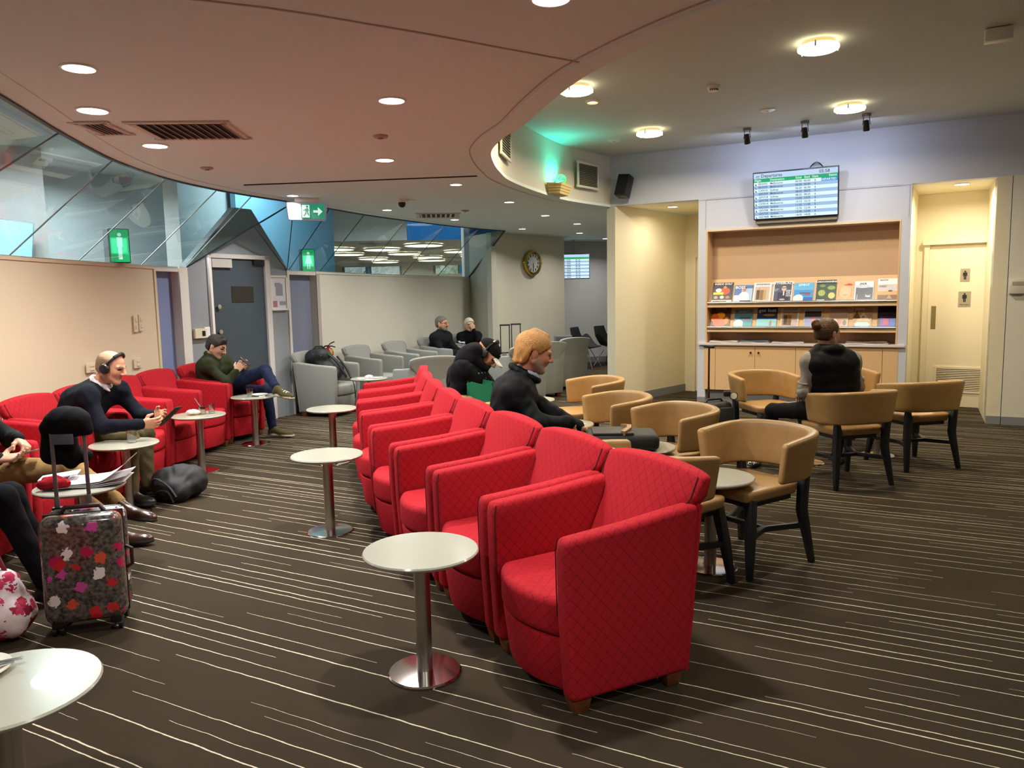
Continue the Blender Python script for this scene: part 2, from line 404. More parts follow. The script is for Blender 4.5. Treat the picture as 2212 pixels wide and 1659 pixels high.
# ---------------------------------------------------------------- floor and ceilings
tag(flat('floor', [(-10, -4.2), (9.5, -4.2), (9.5, 36), (-10, 36)], 0, carpet), kind='structure')
E_PTS = [(-2.42, -4.0), (-2.42, 0), (-2.46, 2.0), (-2.62, 3.4), (-2.83, 4.47), (-3.04, 5.40), (-3.217, 6.45), (-3.225, 7.40), (-3.06, 8.20), (-2.84, 8.80), (-2.571, 9.41), (-2.304, 10.1), (-1.98, 10.94), (-1.55, 11.80), (-1.03, 12.70), (-.519, 13.45), (-.08, 13.95)]
E_C = smooth_curve(E_PTS, 5)
R_PTS = [(1.36, 10.46), (.72, 9.65), (.32, 8.80), (.02, 7.95), (-.075, 7.41), (-.126, 6.9), (-.135, 6.35), (-.04, 5.85), (.11, 5.40), (.27, 4.75), (.45, 4.18), (.75, 3.63), (1.05, 3.24), (1.6, 2.72), (2.6, 2.1), (4.4, 1.4), (8.4, .6)]
R_C = smooth_curve(R_PTS, 6)
flat('ceiling', E_C+[(-.34, 14.29), (1.112, 15.88), (.85, 17.06), (2.15, 17.42), (4.3, 18.3), (4.2, 12.4)]+[(1.9, 10.9)]+R_C+[(8.4, -4.0)], LOW, ceil_low)
flat('ceiling', [(-.6, .3), (9.4, .3), (9.4, 11.5), (-.6, 11.5)], HIGH, ceil_high)
# round bulkhead between the two ceilings, its rim, joints and a strip coloured dark as gap shade
wallstrip('wall_bulkhead', R_C, LOW-.001, HIGH+.01, .06, M('bulkhead_paint', '#d6d2c4', .6, var=.015, vs=5))
wallstrip('trim_1', offset_curve(R_C, .165), LOW-.005, LOW+.01, .008, M('ceiling_joint', '#b3aba2', .8))
wallstrip('trim_2', offset_curve(R_C, -.004), LOW-.012, LOW+.02, .135, ceil_low)
wallstrip('trim_3', offset_curve(E_C, .14), LOW-.005, LOW+.02, .05, ceil_low)
wallstrip('trim_4', offset_curve(E_C, -.012), LOW-.012, LOW+.06, .03, mull_d)
gapm = M('painted_shadow_gap', '#241f1d', .9)
wallstrip('trim_5', smooth_curve([(-2.66, 7.95), (-1.9, 7.86), (-1.1, 7.76), (-.30, 7.66)], 4), LOW-.008, LOW+.01, .03, gapm)
wallstrip('trim_6', smooth_curve([(-2.6, 2.75), (-1.19, 3.148), (-.5, 3.5), (-.005, 3.81), (.40, 4.07)], 4), LOW-.004, LOW+.01, .012, M('ceiling_joint', '#b3aba2', .8))

# ---------------------------------------------------------------- left partition: solid panels, openings, door
def offp(a, b, t, d=0.):
    a, b = Vector(a[:2]), Vector(b[:2]); n = (b-a).normalized(); return tuple(a+(b-a)*t+Vector((n.y, -n.x))*d)
BL = smooth_curve([(-3.5, -4.0), (-3.8, 1), (-3.93, 4), (-3.92, 6.0), (-3.876, 7.0), (-3.764, 8.2)], 5)
wallstrip('wall_left', BL, 0, WT, -.12, paint_cream)
wallstrip('trim_7', offset_curve(BL, .012), WT, WT+.035, -.145, paint_cream)
PA, PB, PC, PD, PE = (-3.764, 8.2), (-3.667, 8.6), (-3.633, 8.74), (-2.892, 10.115), (-2.68, 10.716)
PF, PG = (-2.18, 12.13), (-.785, 15.2)
wallstrip('wall_recess', [offp(PA, PB, -.1, -.10), offp(PA, PB, 1.2, -.10)], 0, WT, -.05, paint_blue)
wallstrip('trim_8', [PA, PB], WT-.02, WT+.035, -.14, paint_w)
wallstrip('trim_9', [offp(PA, PB, 0, .012), offp(PA, PB, .08, .012)], 0, WT, -.14, paint_cream)
wallstrip('trim_10', [offp(PB, PC, 0, .012), offp(PB, PC, 1, .012)], 0, WT+.035, -.16, paint_w)
# door wall with a gabled head
dw = Vector((PD[0]-PC[0], PD[1]-PC[1])); DL = dw.length; du = dw.normalized(); dn = Vector((du.y, -du.x))
def DWp(s, z, o=0.): q = Vector(PC)+du*s+dn*o; return (q.x, q.y, z)
m = MB(); g = []
for a in ((0, 0), (DL, 0), (DL, 1.92), (1.0, 2.62), (.74, 2.62), (0, 1.92)): g.append(DWp(*a))
m.poly(g, .10, (-dn.x, -dn.y, 0)); tag(m.build('wall_door', paint_grey, smooth=0), kind='structure')
d0, d1, dh = .30, 1.18, 2.03
door = thing('door_1', None, None, DWp((d0+d1)/2, 0, .0)); tag(door, kind='structure')
def dpart(name, s0, s1, z0, z1, o0, o1, mat, bevel=.002):
    m = MB(); c = Vector(DWp((d0+d1)/2, 0)); pts = [Vector(DWp(s, 0, o))-c for s, o in ((s0, o0), (s1, o0), (s1, o1), (s0, o1))]
    m.prism([(p.x, p.y) for p in pts], z0, z1); return m.build(name, mat, door, bevel=bevel, smooth=0)
dpart('door_leaf', d0+.015, d1-.05, .01, dh-.03, .004, .02, paint_door)
dpart('frame', d0-.02, d0+.012, 0, dh+.02, 0, .045, white_pl); dpart('frame', d1-.05, d1+.03, 0, dh+.02, 0, .05, M('frame_paint', '#c9c7c4', .5))
dpart('frame', d0-.02, d1+.03, dh-.02, dh+.03, 0, .05, M('frame_paint', '#c9c7c4', .5))
dpart('closer_box', d0+.02, d0+.30, dh-.13, dh-.03, .02, .06, M('closer_grey', '#b9b6b1', .5)); dpart('closer_box', d1-.23, d1-.06, dh-.09, dh-.03, .02, .05, black_pl)
dpart('plaque', .66-.06, 1.0-.06, 1.49, 1.685, .02, .026, M('dark_plaque', '#2a2723', .35))
for z in (1.445, 1.15):
    m = MB(); c = Vector(DWp((d0+d1)/2, 0)); p = Vector(DWp(d0+.085, z, .02))-c; m.lathe([(.012, 0), (.012, .012), (.026, .02), (.026, .034), (.0, .036)], 16, p, (dn.x, dn.y, 0)); m.build('knob', chrome, door)
# evacuation map in a white frame and the wall thermostat
mp_ = thing('framed_map', 'white framed floor map on the grey wall right of the slate door', 'sign', DWp(DL-.19, 1.6, .002))
def onW(par, name, w, h, x, z, o, t, mat, bevel=.001, du_=None, dn_=None):
    du2, dn2 = du_ or du, dn_ or dn; m = MB(); c0 = Vector((du2.x*x+dn2.x*(o+t/2), du2.y*x+dn2.y*(o+t/2), z))
    m.box(c0, (w, t, h), math.atan2(du2.y, du2.x)); return m.build(name, mat, par, bevel=bevel, smooth=0)
paper = M('paper_white', '#dcdde4', .5)
onW(mp_, 'backing', .27, .42, 0, 0, 0, .012, paper)
for a in ((.30, .025, 0, .21), (.30, .025, 0, -.21), (.025, .44, -.138, 0), (.025, .44, .138, 0)): onW(mp_, 'frame', a[0], a[1], a[2], a[3], 0, .024, white_pl)
onW(mp_, 'map_print', .12, .15, .01, .04, .012, .002, M('map_grey', '#9a9ca6', .6)); onW(mp_, 'map_print', .10, .05, -.015, .105, .012, .0015, M('map_grey', '#9a9ca6', .6))
onW(mp_, 'map_print', .07, .08, -.07, -.14, .012, .002, M('map_red', '#b8757a', .6)); onW(mp_, 'map_print', .11, .05, .06, -.13, .012, .002, M('map_grey', '#9a9ca6', .6))
th = thing('thermostat', 'cream thermostat box with small display beside the slate door', 'thermostat', DWp(.13, 1.155, .002))
onW(th, 'housing', .16, .11, -.02, -.01, 0, .04, M('cream_plastic', '#d9d2b6', .5), .004); onW(th, 'cover', .075, .12, .075, .0, 0, .035, white_pl, .004)
onW(th, 'display', .045, .06, .015, -.01, .04, .003, black_pl)
# second opening and far panel
wallstrip('trim_11', [offp(PC, PD, .985, .012), offp(PC, PD, 1.01, .012)], 0, WT+.035, -.14, paint_w)
wallstrip('wall_recess', [offp(PD, PE, -.1, -.10), offp(PD, PE, 1.2, -.10)], 0, WT, -.05, M('lilac_grey_panel', '#8288a0', .45))
wallstrip('trim_12', [PD, PE], WT-.02, WT+.035, -.14, paint_w)
wallstrip('trim_13', [offp(PE, PF, 0, .012), offp(PE, PF, .05, .012)], 0, WT, -.15, M('jamb_taupe', '#b3a9a2', .5))
BF = smooth_curve([PE, PF, (-1.5, 13.66), PG], 4)
wallstrip('wall_far_left', BF, 0, WT, -.12, paint_cream2)
wallstrip('trim_14', offset_curve(BF, .012), WT, WT+.035, -.145, paint_cream2)
# skirting below the door wall
wallstrip('baseboard_door', [offp(PC, PD, .9, .012), offp(PC, PD, .985, .012)], 0, .26, -.02, paint_grey)

# ---------------------------------------------------------------- leaning glass above the partition
GT = [(-2.50, 2.3), (-2.70, 3.85), (-3.04, 5.398), (-3.217, 6.449), (-3.222, 7.438), (-3.038, 8.222), (-2.87, 8.79), (-2.571, 9.409), (-2.304, 10.1), (-2.007, 10.9), (-1.55, 11.80), (-1.03, 12.70), (-.519, 13.45), (-.08, 13.948)]
GB_ = [(-3.85, 1.2), (-3.93, 3.0), (-3.935, 4.9), (-3.916, 6.10), (-3.876, 7.0), (-3.784, 7.99), (-3.638, 8.72), (-2.895, 10.107), (-2.885, 10.135), (-2.647, 10.808), (-2.25, 11.932), (-1.791, 12.986), (-1.31, 14.044), (-.801, 15.164)]
ZB, ZT = WT+.03, LOW+.0
gw = thing('window_1', None, None, (0, 0, 0)); tag(gw, kind='structure')
def T3(i): return Vector((*GT[i], ZT))
def B3(i): return Vector((*GB_[i], ZB))
Vp = Vector((-2.978, 9.132, 2.38))
def pane(pts):
    m = MB(); P = [Vector(p) for p in pts]; N = (P[1]-P[0]).cross(P[-1]-P[0]).normalized(); c = sum(P, Vector())/len(P)
    P = [c+(p-c)*(1-.006/(p-c).length) for p in P]
    if len(P) == 4:   # two flat facets
        Q = [p+N*.008 for p in P]
        m._add(P+Q, [(0, 1, 2), (0, 2, 3), (6, 5, 4), (7, 6, 4), (0, 4, 5, 1), (1, 5, 6, 2), (2, 6, 7, 3), (3, 7, 4, 0)])
    else: m.poly(P, .008, N)
    m.build('pane', glass_t, gw, smooth=0)
for i in range(len(GT)-1):
    if i == 6: pane([B3(6), Vp, T3(7), T3(6)]); pane([Vp, B3(7), T3(7)])
    elif i == 7: pane([B3(7), B3(8), T3(8), T3(7)])
    else: pane([B3(i), B3(i+1), T3(i+1), T3(i)])
for i in range(1, len(GT)):
    MB().tube([B3(i), T3(i)], .006 if i < len(GT)-1 else .02, 6).build('glazing_bead', mull_l if i < 7 else mull_d, gw)
for a, b in ((B3(6), T3(7)), (B3(7), Vp)): MB().tube([a, b], .009, 6).build('glazing_bead', mull_d, gw)

# ---------------------------------------------------------------- far end of the lounge
PGr = (-.336, 14.288); PGc = (1.112, 15.876)
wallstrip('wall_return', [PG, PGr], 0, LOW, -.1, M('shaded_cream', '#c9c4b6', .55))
wallstrip('wall_clock', [PGr, PGc], 0, LOW, -.12, M('clock_wall_paint', '#d3d0be', .55, var=.02, vs=5))
wallstrip('wall_far', [(.9, 17.0), (2.17, 17.36), (4.4, 18.2)], 0, LOW, -.12, M('far_wall_paint', '#c4c7c9', .55))
wallstrip('wall_far_side', [PGc, (.9, 17.0)], 0, LOW, -.1, pale_w)
wallstrip('wall_far_right', [(4.2, 18.3), (4.0, 12.2)], 0, LOW, -.1, pale_w)
wallstrip('baseboard_far', [(.92, 16.97), (2.17, 17.33), (4.3, 18.14)], 0, .12, .02, skirt)

# ---------------------------------------------------------------- magazine wall (frame: s along, n towards the room)
WO = Vector((1.313, 10.486)); WD = Vector((.8826, -.4699)).normalized(); WN = Vector((WD.y, -WD.x)); WA = math.atan2(WD.y, WD.x)
def WP(s, z=0., o=0.): q = WO+WD*s+WN*o; return Vector((q.x, q.y, z))
def wbox(name, s0, s1, z0, z1, o0, o1, mat, parent=None, bevel=0, kind='structure'):
    m = MB(); m.box(WP((s0+s1)/2, (z0+z1)/2, (o0+o1)/2), (s1-s0, abs(o1-o0), z1-z0), WA); o = m.build(name, mat, None, bevel=bevel, smooth=0)
    if parent:
        o.parent = parent; o.matrix_parent_inverse = Matrix.Translation(parent.location).inverted()
    elif kind: tag(o, kind=kind)
    return o
wbox('wall_lintel', 0, 7.6, LOW, HIGH+.02, -.14, 0, lilac_w)
wbox('wall_pier', 0, .116, 0, LOW, -.14, 0, M('pier_paint', '#b9b9ab', .55)); 
wbox('wall_pier', 1.233, 1.335, 0, LOW, -.45, 0, lilac_w); wbox('wall_pier', 3.535, 3.63, 0, LOW, -.45, 0, lilac_w)
wbox('wall_panel', 1.335, 3.535, 2.29, LOW, -.45, -.004, lilac_w)
wbox('trim_15', 1.335, 3.535, 2.262, 2.29, -.45, .006, M('pale_oak_edge', '#d9c6ad', .5))
for a in (1.236, 3.52): wbox('trim_16', a+.085, a+.092, 2.30, 2.655, -.002, .0015, M('panel_joint', '#9a9cab', .6))
wbox('trim_17', 1.24, 3.625, 2.652, 2.66, -.002, .0015, M('panel_joint', '#9a9cab', .6))
wbox('wall_pier', 4.44, 4.575, 0, LOW, -.3, 0, pale_w); wbox('wall_panel', 4.582, 7.6, 0, LOW, -.3, .006, pale_w)
wbox('baseboard_right', 4.44, 4.575, 0, .09, 0, .012, skirt); wbox('baseboard_right', 4.582, 7.6, 0, .09, .006, .018, skirt)
wbox('baseboard_pier', 1.233, 1.335, 0, .16, 0, .01, skirt)
# left alcove
AL = [(1.416, 10.431), (2.668, 11.796)]
wallstrip('wall_alcove', AL, 0, LOW, -.1, paint_yel); wallstrip('baseboard_alcove', [offp(*AL, .0, .012), offp(*AL, 1., .012)], 0, .11, -.02, skirt)
a2 = Vector(AL[1]); a3 = a2+WD*1.6
wallstrip('wall_alcove', [tuple(a2), tuple(a3)], 0, LOW, -.1, paint_yel)
wallstrip('wall_alcove', [tuple(WP(1.24, 0, -.45).xy+WD*0), tuple(WP(1.24, 0, -2.3).xy)], 0, LOW, -.1, paint_yel)
dr2 = thing('door_2', None, None, (a2.x, a2.y, 0)); tag(dr2, kind='structure')
def wpart(par, name, s, w, z0, z1, o, t, mat, base=None):
    m = MB(); m.box((WD.x*s+WN.x*(o+t/2), WD.y*s+WN.y*(o+t/2), (z0+z1)/2), (w, t, z1-z0), WA); return m.build(name, mat, par, bevel=.002, smooth=0)
wpart(dr2, 'frame', .14, .05, 0, 2.06, 0, .03, paint_yel); wpart(dr2, 'frame', .62, 1.0, 2.03, 2.09, 0, .035, paint_yel); wpart(dr2, 'door_leaf', .62, .9, .01, 2.03, 0, .015, paint_yel)
wpart(dr2, 'push_plate', .27, .05, .86, 1.15, .015, .004, M('brass_plate', '#a0946a', .35, metal=.6))
# right alcove with the toilet door
DV = Vector((.82, -.57)).normalized(); DN2 = Vector((DV.y, -DV.x)); DO = Vector((5.184, 9.911))
wallstrip('wall_alcove', [tuple(DO-DV*.3), tuple(DO+DV*1.6)], 0, LOW, -.1, paint_yel)
wallstrip('wall_alcove', [tuple(WP(3.635, 0, -.45).xy), tuple(DO)], 0, LOW, -.12, paint_yel)
wallstrip('wall_alcove', [tuple(WP(4.44, 0, 0).xy), tuple(WP(4.44, 0, -1.6).xy)], 0, LOW, .12, paint_yel)
dr = thing('door_3', None, None, (DO.x, DO.y, 0)); tag(dr, kind='structure')
def d3(name, s, w, z0, z1, o, t, mat, bevel=.002):
    m = MB(); m.box((DV.x*s+DN2.x*(o+t/2), DV.y*s+DN2.y*(o+t/2), (z0+z1)/2), (w, t, z1-z0), math.atan2(DV.y, DV.x)); return m.build(name, mat, dr, bevel=bevel, smooth=0)
ivory_d = M('ivory_door', '#ece3cb', .42, var=.02, vs=6)
d3('frame', .125, .06, 0, 2.09, 0, .05, paint_yel); d3('frame', .62, 1.08, 2.04, 2.10, 0, .09, paint_yel)
d3('door_leaf', .62, .93, .01, 2.02, .0, .02, ivory_d)
d3('push_plate', .222, .055, .985, 1.277, .02, .004, M('brass_plate', '#a0946a', .35, metal=.6))
d3('grille_backing', .56, .56, .19, .51, .02, .004, M('grille_dark', '#4a4238', .8))
for zz in (.20, .505): d3('grille_frame', .56, .58, zz-.012, zz+.012, .02, .014, ivory_d)
d3('grille_frame', .272, .022, .19, .515, .02, .014, ivory_d); d3('grille_frame', .845, .022, .19, .515, .02, .014, ivory_d)
for k in range(13): d3('grille_slat', .56, .55, .219+k*.0222, .2312+k*.0222, .022, .012, M('ivory_slat', '#ece3cc', .4), bevel=0)
sgm = M('sign_plate', '#b9b09c', .35, metal=.3)
def man_icon(par, c, h, mat, u, n):
    """small standing figure: head, body with arms, two legs"""
    m = MB(); U = Vector((u.x, u.y, 0)); N = Vector((n.x, n.y, 0)); Z = Vector((0, 0, 1)); c = Vector(c)
    def q(x0, x1, z0, z1): m.poly([c+U*x0*h+Z*z0*h, c+U*x1*h+Z*z0*h, c+U*x1*h+Z*z1*h, c+U*x0*h+Z*z1*h], .002, N)
    m.cyl(c+Z*.40*h, c+Z*.40*h+N*.002, .09*h, n=14)
    q(-.16, .16, .18, .29); q(-.21, -.13, -.12, .26); q(.13, .21, -.12, .26); q(-.12, .12, -.08, .2); q(-.12, -.015, -.5, -.06); q(.015, .12, -.5, -.06)
    return m.build('figure_icon', mat, par, smooth=0)
ink = M('black_ink', '#1c1a18', .6)
for nm, s, z, w, h, lab in (('toilet_sign', .55, 1.655, .105, .16, 'small metal plaque with standing man, upper sign on the ivory door'), ('toilet_sign', .555, 1.36, .135, .19, 'metal plaque with man above lettering, lower sign on the ivory door')):
    q = DO+DV*s+DN2*.021; t = thing(nm, lab, 'sign', (q.x, q.y, z))
    onW(t, 'plate', w, h, 0, 0, 0, .004, sgm, .001, DV, DN2)
    low = h > .17
    man_icon(t, (DN2.x*.005, DN2.y*.005, .02 if low else 0), .11, ink, DV, DN2)
    if low: text_mesh('lettering', 'Male Toilet', .022, ink, t, frame((DN2.x*.005, DN2.y*.005, -.075), (DV.x, DV.y, 0), (0, 0, 1), (DN2.x, DN2.y, 0)), 'CENTER')

# rest of the shell behind and beside the camera
wallstrip('wall_right', [(8.05, 6.9), (8.4, 4), (8.4, -4)], 0, HIGH, -.1, pale_w)
wallstrip('wall_back', [(8.6, -4), (-3.6, -4)], 0, HIGH, -.1, paint_cream2)
# ---------------------------------------------------------------- concourse seen through the leaning glass
hall_w = M('hall_wall_bluegrey', '#b4babd', .6, var=.02, vs=4); hall_c = M('hall_ceiling', '#c9cbc8', .7); hall_b = M('hall_wall_bluelit', '#86b4cf', .6)  # blue wall: the bluish light falling on it is put into its colour
wallstrip('wall_hall', [(-9.6, 2.0), (-6.3, 6.2), (-4.32, 9.9)], 0, 3.8, -.1, hall_w)
wallstrip('wall_hall', [(-4.32, 9.9), (-4.0, 13.0)], 0, 4.0, -.1, hall_w)
wallstrip('wall_hall', [(-4.0, 11.5), (-3.02, 13.45)], 0, 4.0, -.1, hall_b)
wallstrip('wall_hall', [(-3.02, 13.45), (-9.5, 33)], 0, 4.0, -.1, hall_w)
wallstrip('wall_hall', [(-.9, 15.5), (-1.02, 16.6), (-1.0, 20), (0, 33)], 0, 4.0, .1, paint_w)
flat('ceiling', [(-10, -4), (-2.35, -4), (-2.5, 3), (-3.1, 6), (-3.1, 8), (-3.9, 9.4), (-4.32, 9.95), (-10, 9.95)], 3.0, hall_c)
flat('ceiling', [(-4.4, 9.4), (-3.0, 8.0), (-2.4, 9.2), (.2, 14.2), (.6, 20), (-10, 20), (-10, 9.95), (-4.4, 9.95)], 3.75, hall_c)
flat('ceiling', [(-9.6, 20), (.6, 20), (.6, 33), (-9.6, 33)], 2.98, M('hall_far_ceiling', '#d8d2c4', .7))
wallstrip('wall_hall', [(-9.6, -4), (-9.6, 2.2)], 0, 3.02, .1, hall_w)
wallstrip('wall_light_stop', offset_curve(E_C, .02), LOW+.002, 3.8, .03, paint_w)  # unseen strip added to stop sky light leaking over the glass
# step of the ceiling with a strip of dawn sky, then the window wall
def ybox(name, x0, x1, y0, y1, z0, z1, mat, parent=None, kind='structure', bevel=0):
    m = MB(); m.box(((x0+x1)/2, (y0+y1)/2, (z0+z1)/2), (x1-x0, y1-y0, z1-z0)); o = m.build(name, mat, None, bevel=bevel, smooth=0)
    if parent: o.parent = parent; o.matrix_parent_inverse = Matrix.Translation(parent.location).inverted()
    elif kind: tag(o, kind=kind)
    return o
ybox('wall_hall', -9.6, -2.62, 20, 20.1, 2.98, 3.75, hall_c); ybox('wall_hall', -1.16, .6, 20, 20.1, 2.98, 3.75, hall_c)
ybox('window_2', -2.62, -1.16, 20.02, 20.06, 2.98, 3.75, glass_material('skylight_glass', (.95, .98, 1), .02))
ybox('wall_hall', -9.6, .6, 32, 32.2, 0, 2.48, paint_w); ybox('wall_hall', -9.6, .6, 32, 32.2, 2.82, 2.98, paint_w)
def window_band(n, x0, x1, c0, c1):
    w = thing('window_%d' % n, None, None, ((x0+x1)/2, 32.1, 2.65)); tag(w, kind='structure')
    mat = pattern_material('outdoor_view_%d' % n, (c0, c1), ('#cfd8d2', '#6f8f5a', '#dfe8ea'), 3, .6)
    nt = mat.node_tree; b = nt.nodes['Principled BSDF']; src = b.inputs['Base Color'].links[0].from_socket
    nt.links.new(src, b.inputs['Emission Color']); b.inputs['Emission Strength'].default_value = .55
    ybox('pane', x0, x1, 32.12, 32.14, 2.48, 2.82, mat, w)
    for x in (x0, x1): ybox('frame', x-.04, x+.04, 32.0, 32.1, 2.48, 2.82, M('window_frame_grey', '#8d9295', .5), w)
window_band(3, -6.85, -5.9, '#aab4b8', '#dfe6ea'); window_band(4, -5.75, -4.5, '#b8c0c4', '#e8eef0'); window_band(5, -3.1, -2.1, '#7d9a5f', '#d4dfe0'); window_band(6, -1.95, -.8, '#5d6f66', '#a9b8ba')
for a, b in ((-9.6, -6.9), (-4.45, -3.15), (-.75, .6)): ybox('wall_hall', a, b, 32, 32.2, 2.48, 2.82, paint_w)
# concourse ceiling lights: shallow glowing discs
lens = glow('warm_lens', '#fff3d8', 4.0)
HL = [(-5.0, 22.4), (-3.75, 22.9), (-2.35, 21.4), (-5.2, 25), (-3.4, 25.2), (-1.55, 24.6), (-4.9, 28), (-2.9, 27.6), (-1.2, 27.3), (-3.0, 30), (-1.2, 30.2), (-4.9, 30.6)]
for i, (x, y) in enumerate(HL):
    t = thing('concourse_light', 'round glowing ceiling light in the concourse behind the clerestory glass', 'light', (x, y, 2.955), 0, 'concourse ceiling lights')
    MB().lathe([(.52, 0), (.52, -.03), (.48, -.04), (.0, -.04)], 28).build('lens', lens, t); MB().lathe([(.56, 0), (.56, -.035), (.52, -.035), (.52, 0)], 28).build('rim', white_pl, t)
    lamp((x, y, 2.90), 16, .5, NEUT, 170)
for x, y in ((-2.4, 23.4), (-3.6, 21.0), (-1.9, 29)): MB().lathe([(.45, 2.979), (.45, 2.965), (.3, 2.955), (0, 2.955)], 24, (x, y, 0)).build('ceiling_diffuser', M('diffuser_grey', '#a9a8a2', .6)); 
for o in list(COL.objects):
    if o.name.startswith('ceiling_diffuser'): tag(o, 'flat grey air diffuser on the concourse ceiling', 'vent', 'concourse diffusers')
lamp((-4.3, 15.5, 3.6), 70, .8, COOL, 170); lamp((-2.6, 17.5, 3.6), 120, .8, COOL, 170); lamp((-6.3, 4.6, 2.9), 130, .8, COOL, 170); lamp((-4.3, 7.9, 2.9), 60, .5, COOL, 170); lamp((-4.15, 6.7, 2.9), 34, .5, COOL, 170); lamp((-3.3, 11.35, 3.6), 55, .5, (.72, .92, 1), 170)  # the lamp before the white column is added to brighten its front
# columns of the concourse
MB().box((-4.76, 7.65, 1.5), (.42, .42, 3.0), .55).build('wall_column', M('column_white', '#d4d0d2', .6), smooth=0)['kind'] = 'structure'
MB().box((-4.02, 9.35, 1.6), (.16, .16, 3.2), .4).build('wall_column', M('post_white', '#e6e6e2', .6), smooth=0)['kind'] = 'structure'
# screen hanging on the concourse column
t = thing('concourse_screen', 'small tilted blue screen on the white concourse column', 'screen', (-4.56, 7.22, 2.09)); R = Matrix.Rotation(.62, 3, 'Z')@Matrix.Rotation(-.2, 3, 'X')@Matrix.Rotation(.12, 3, 'Y')
MB().box(R@Vector((0, .03, 0)), (.28, .05, .40), R).build('housing', M('screen_grey', '#7f8d99', .5), t, bevel=.005)
MB().box(R@Vector((0, 0, 0)), (.26, .006, .38), R).build('display', glow('pale_blue_screen', '#8fc4e0', .55), t)
# green toilet signs above the openings
green = screen('green_sign_face', '#22c272', .8); sgside = M('sign_box_side', '#4a5052', .4); signw = screen('white_sign_print', '#dffbea', .95)
def lightbox(loc, rz, lab, woman):
    t = thing('toilet_lightbox', lab, 'sign', loc, rz)
    MB().box((0, .0, 0), (.19, .16, .33)).build('housing', sgside, t, bevel=.004, smooth=0)
    MB().box((-.096, 0, 0), (.004, .15, .31)).build('side_face', sgside, t); MB().box((0, -.083, 0), (.17, .006, .31)).build('face', green, t)
    m = MB(); y = -.0875
    m.cyl((0, y, .105), (0, y-.001, .105), .018, n=14)
    if woman: m.poly([(-.022, y, .075), (.022, y, .075), (.05, y, -.04), (-.05, y, -.04)], .001, (0, -1, 0)); m.box((-.014, y, -.075), (.016, .001, .08)); m.box((.014, y, -.075), (.016, .001, .08))
    else: m.box((0, y, .035), (.05, .001, .09)); m.box((0, y, -.065), (.036, .001, .13))
    m.build('figure_icon', signw, t, smooth=0)
    d = bpy.data.lights.new('lamp_light', 'AREA'); d.size = .15; d.energy = 1.6; d.color = (.12, 1, .5); o = bpy.data.objects.new('lamp_light', d); COL.objects.link(o); o.parent = t; o.location = (0, -.1, 0); o.rotation_euler = (PI/2, 0, 0)
lightbox((-3.83, 7.62, 2.06), .75, 'green lit sign with a standing man, over the nearer opening', False)
lightbox((-2.86, 11.0, 2.05), .45, 'green lit sign with a skirted figure, over the farther opening', True)

# ---------------------------------------------------------------- exit signs
def exit_sign(loc, rz, lab, s=1., arrow=True, hang=True):
    t = thing('exit_sign', lab, 'sign', loc, rz)
    body = M('exit_housing', '#8f8f9c', .4, emit='#dfe0ff', es=.10); gr = screen('exit_green', '#1d9c72', .7); wt = screen('exit_white', '#e0f8ee', .85)
    m = MB(); m.prism([(-.20*s, -.03*s), (.20*s, -.03*s), (.20*s, .03*s), (-.20*s, .03*s)], -.24*s, -.05*s, [(-.22*s, -.045*s), (.22*s, -.045*s), (.22*s, .045*s), (-.22*s, .045*s)]); m.build('housing', body, t, bevel=.008)
    if hang: MB().box((0, 0, -.025*s), (.26*s, .10*s, .05*s)).build('mount', white_pl, t, bevel=.006)
    y = -.047*s; x0 = -.03*s
    m = MB(); m.poly([(x0-.04*s, y+.008*s, -.225*s), (x0+.21*s, y+.008*s, -.225*s), (x0+.215*s, y-.004*s, -.07*s), (x0-.04*s, y-.004*s, -.07*s)], .003, (0, -1, 0)); m.build('green_panel', gr, t, smooth=0)
    m = MB(); yy = y-.009*s
    def q(p): m.poly([(x0+a*s, yy, b*s) for a, b in p], .002, (0, -1, 0))
    q([(-.03, -.215), (.05, -.215), (.05, -.08), (-.03, -.08)])
    if arrow: q([(.09, -.16), (.14, -.16), (.14, -.195), (.19, -.147), (.14, -.10), (.14, -.135), (.09, -.135)])
    m.build('pictogram', wt, t, smooth=0)
    m = MB(); yy = y-.012*s
    m.cyl((x0+.025*s, yy, -.098*s), (x0+.025*s, yy-.001, -.098*s), .012*s, n=12)
    q([(.0, -.125), (.03, -.112), (.035, -.15), (.005, -.16)]); q([(.03, -.115), (.045, -.14), (.04, -.145), (.025, -.125)]); q([(.005, -.155), (.02, -.17), (-.01, -.205), (-.018, -.198)]); q([(.015, -.155), (.035, -.155), (.045, -.195), (.035, -.195)]); q([(-.02, -.14), (.005, -.125), (.005, -.135), (-.015, -.15)])
    m.build('runner', gr, t, smooth=0)
    return t
exit_sign((-2.33, 9.05, LOW), .42, 'green exit sign with arrow hanging from the low ceiling by the glass', 1.05)
exit_sign((-3.35, 23.5, 3.35), .2, 'small green exit sign in the concourse behind the glass', 1.35, True, True).location.z = 3.42

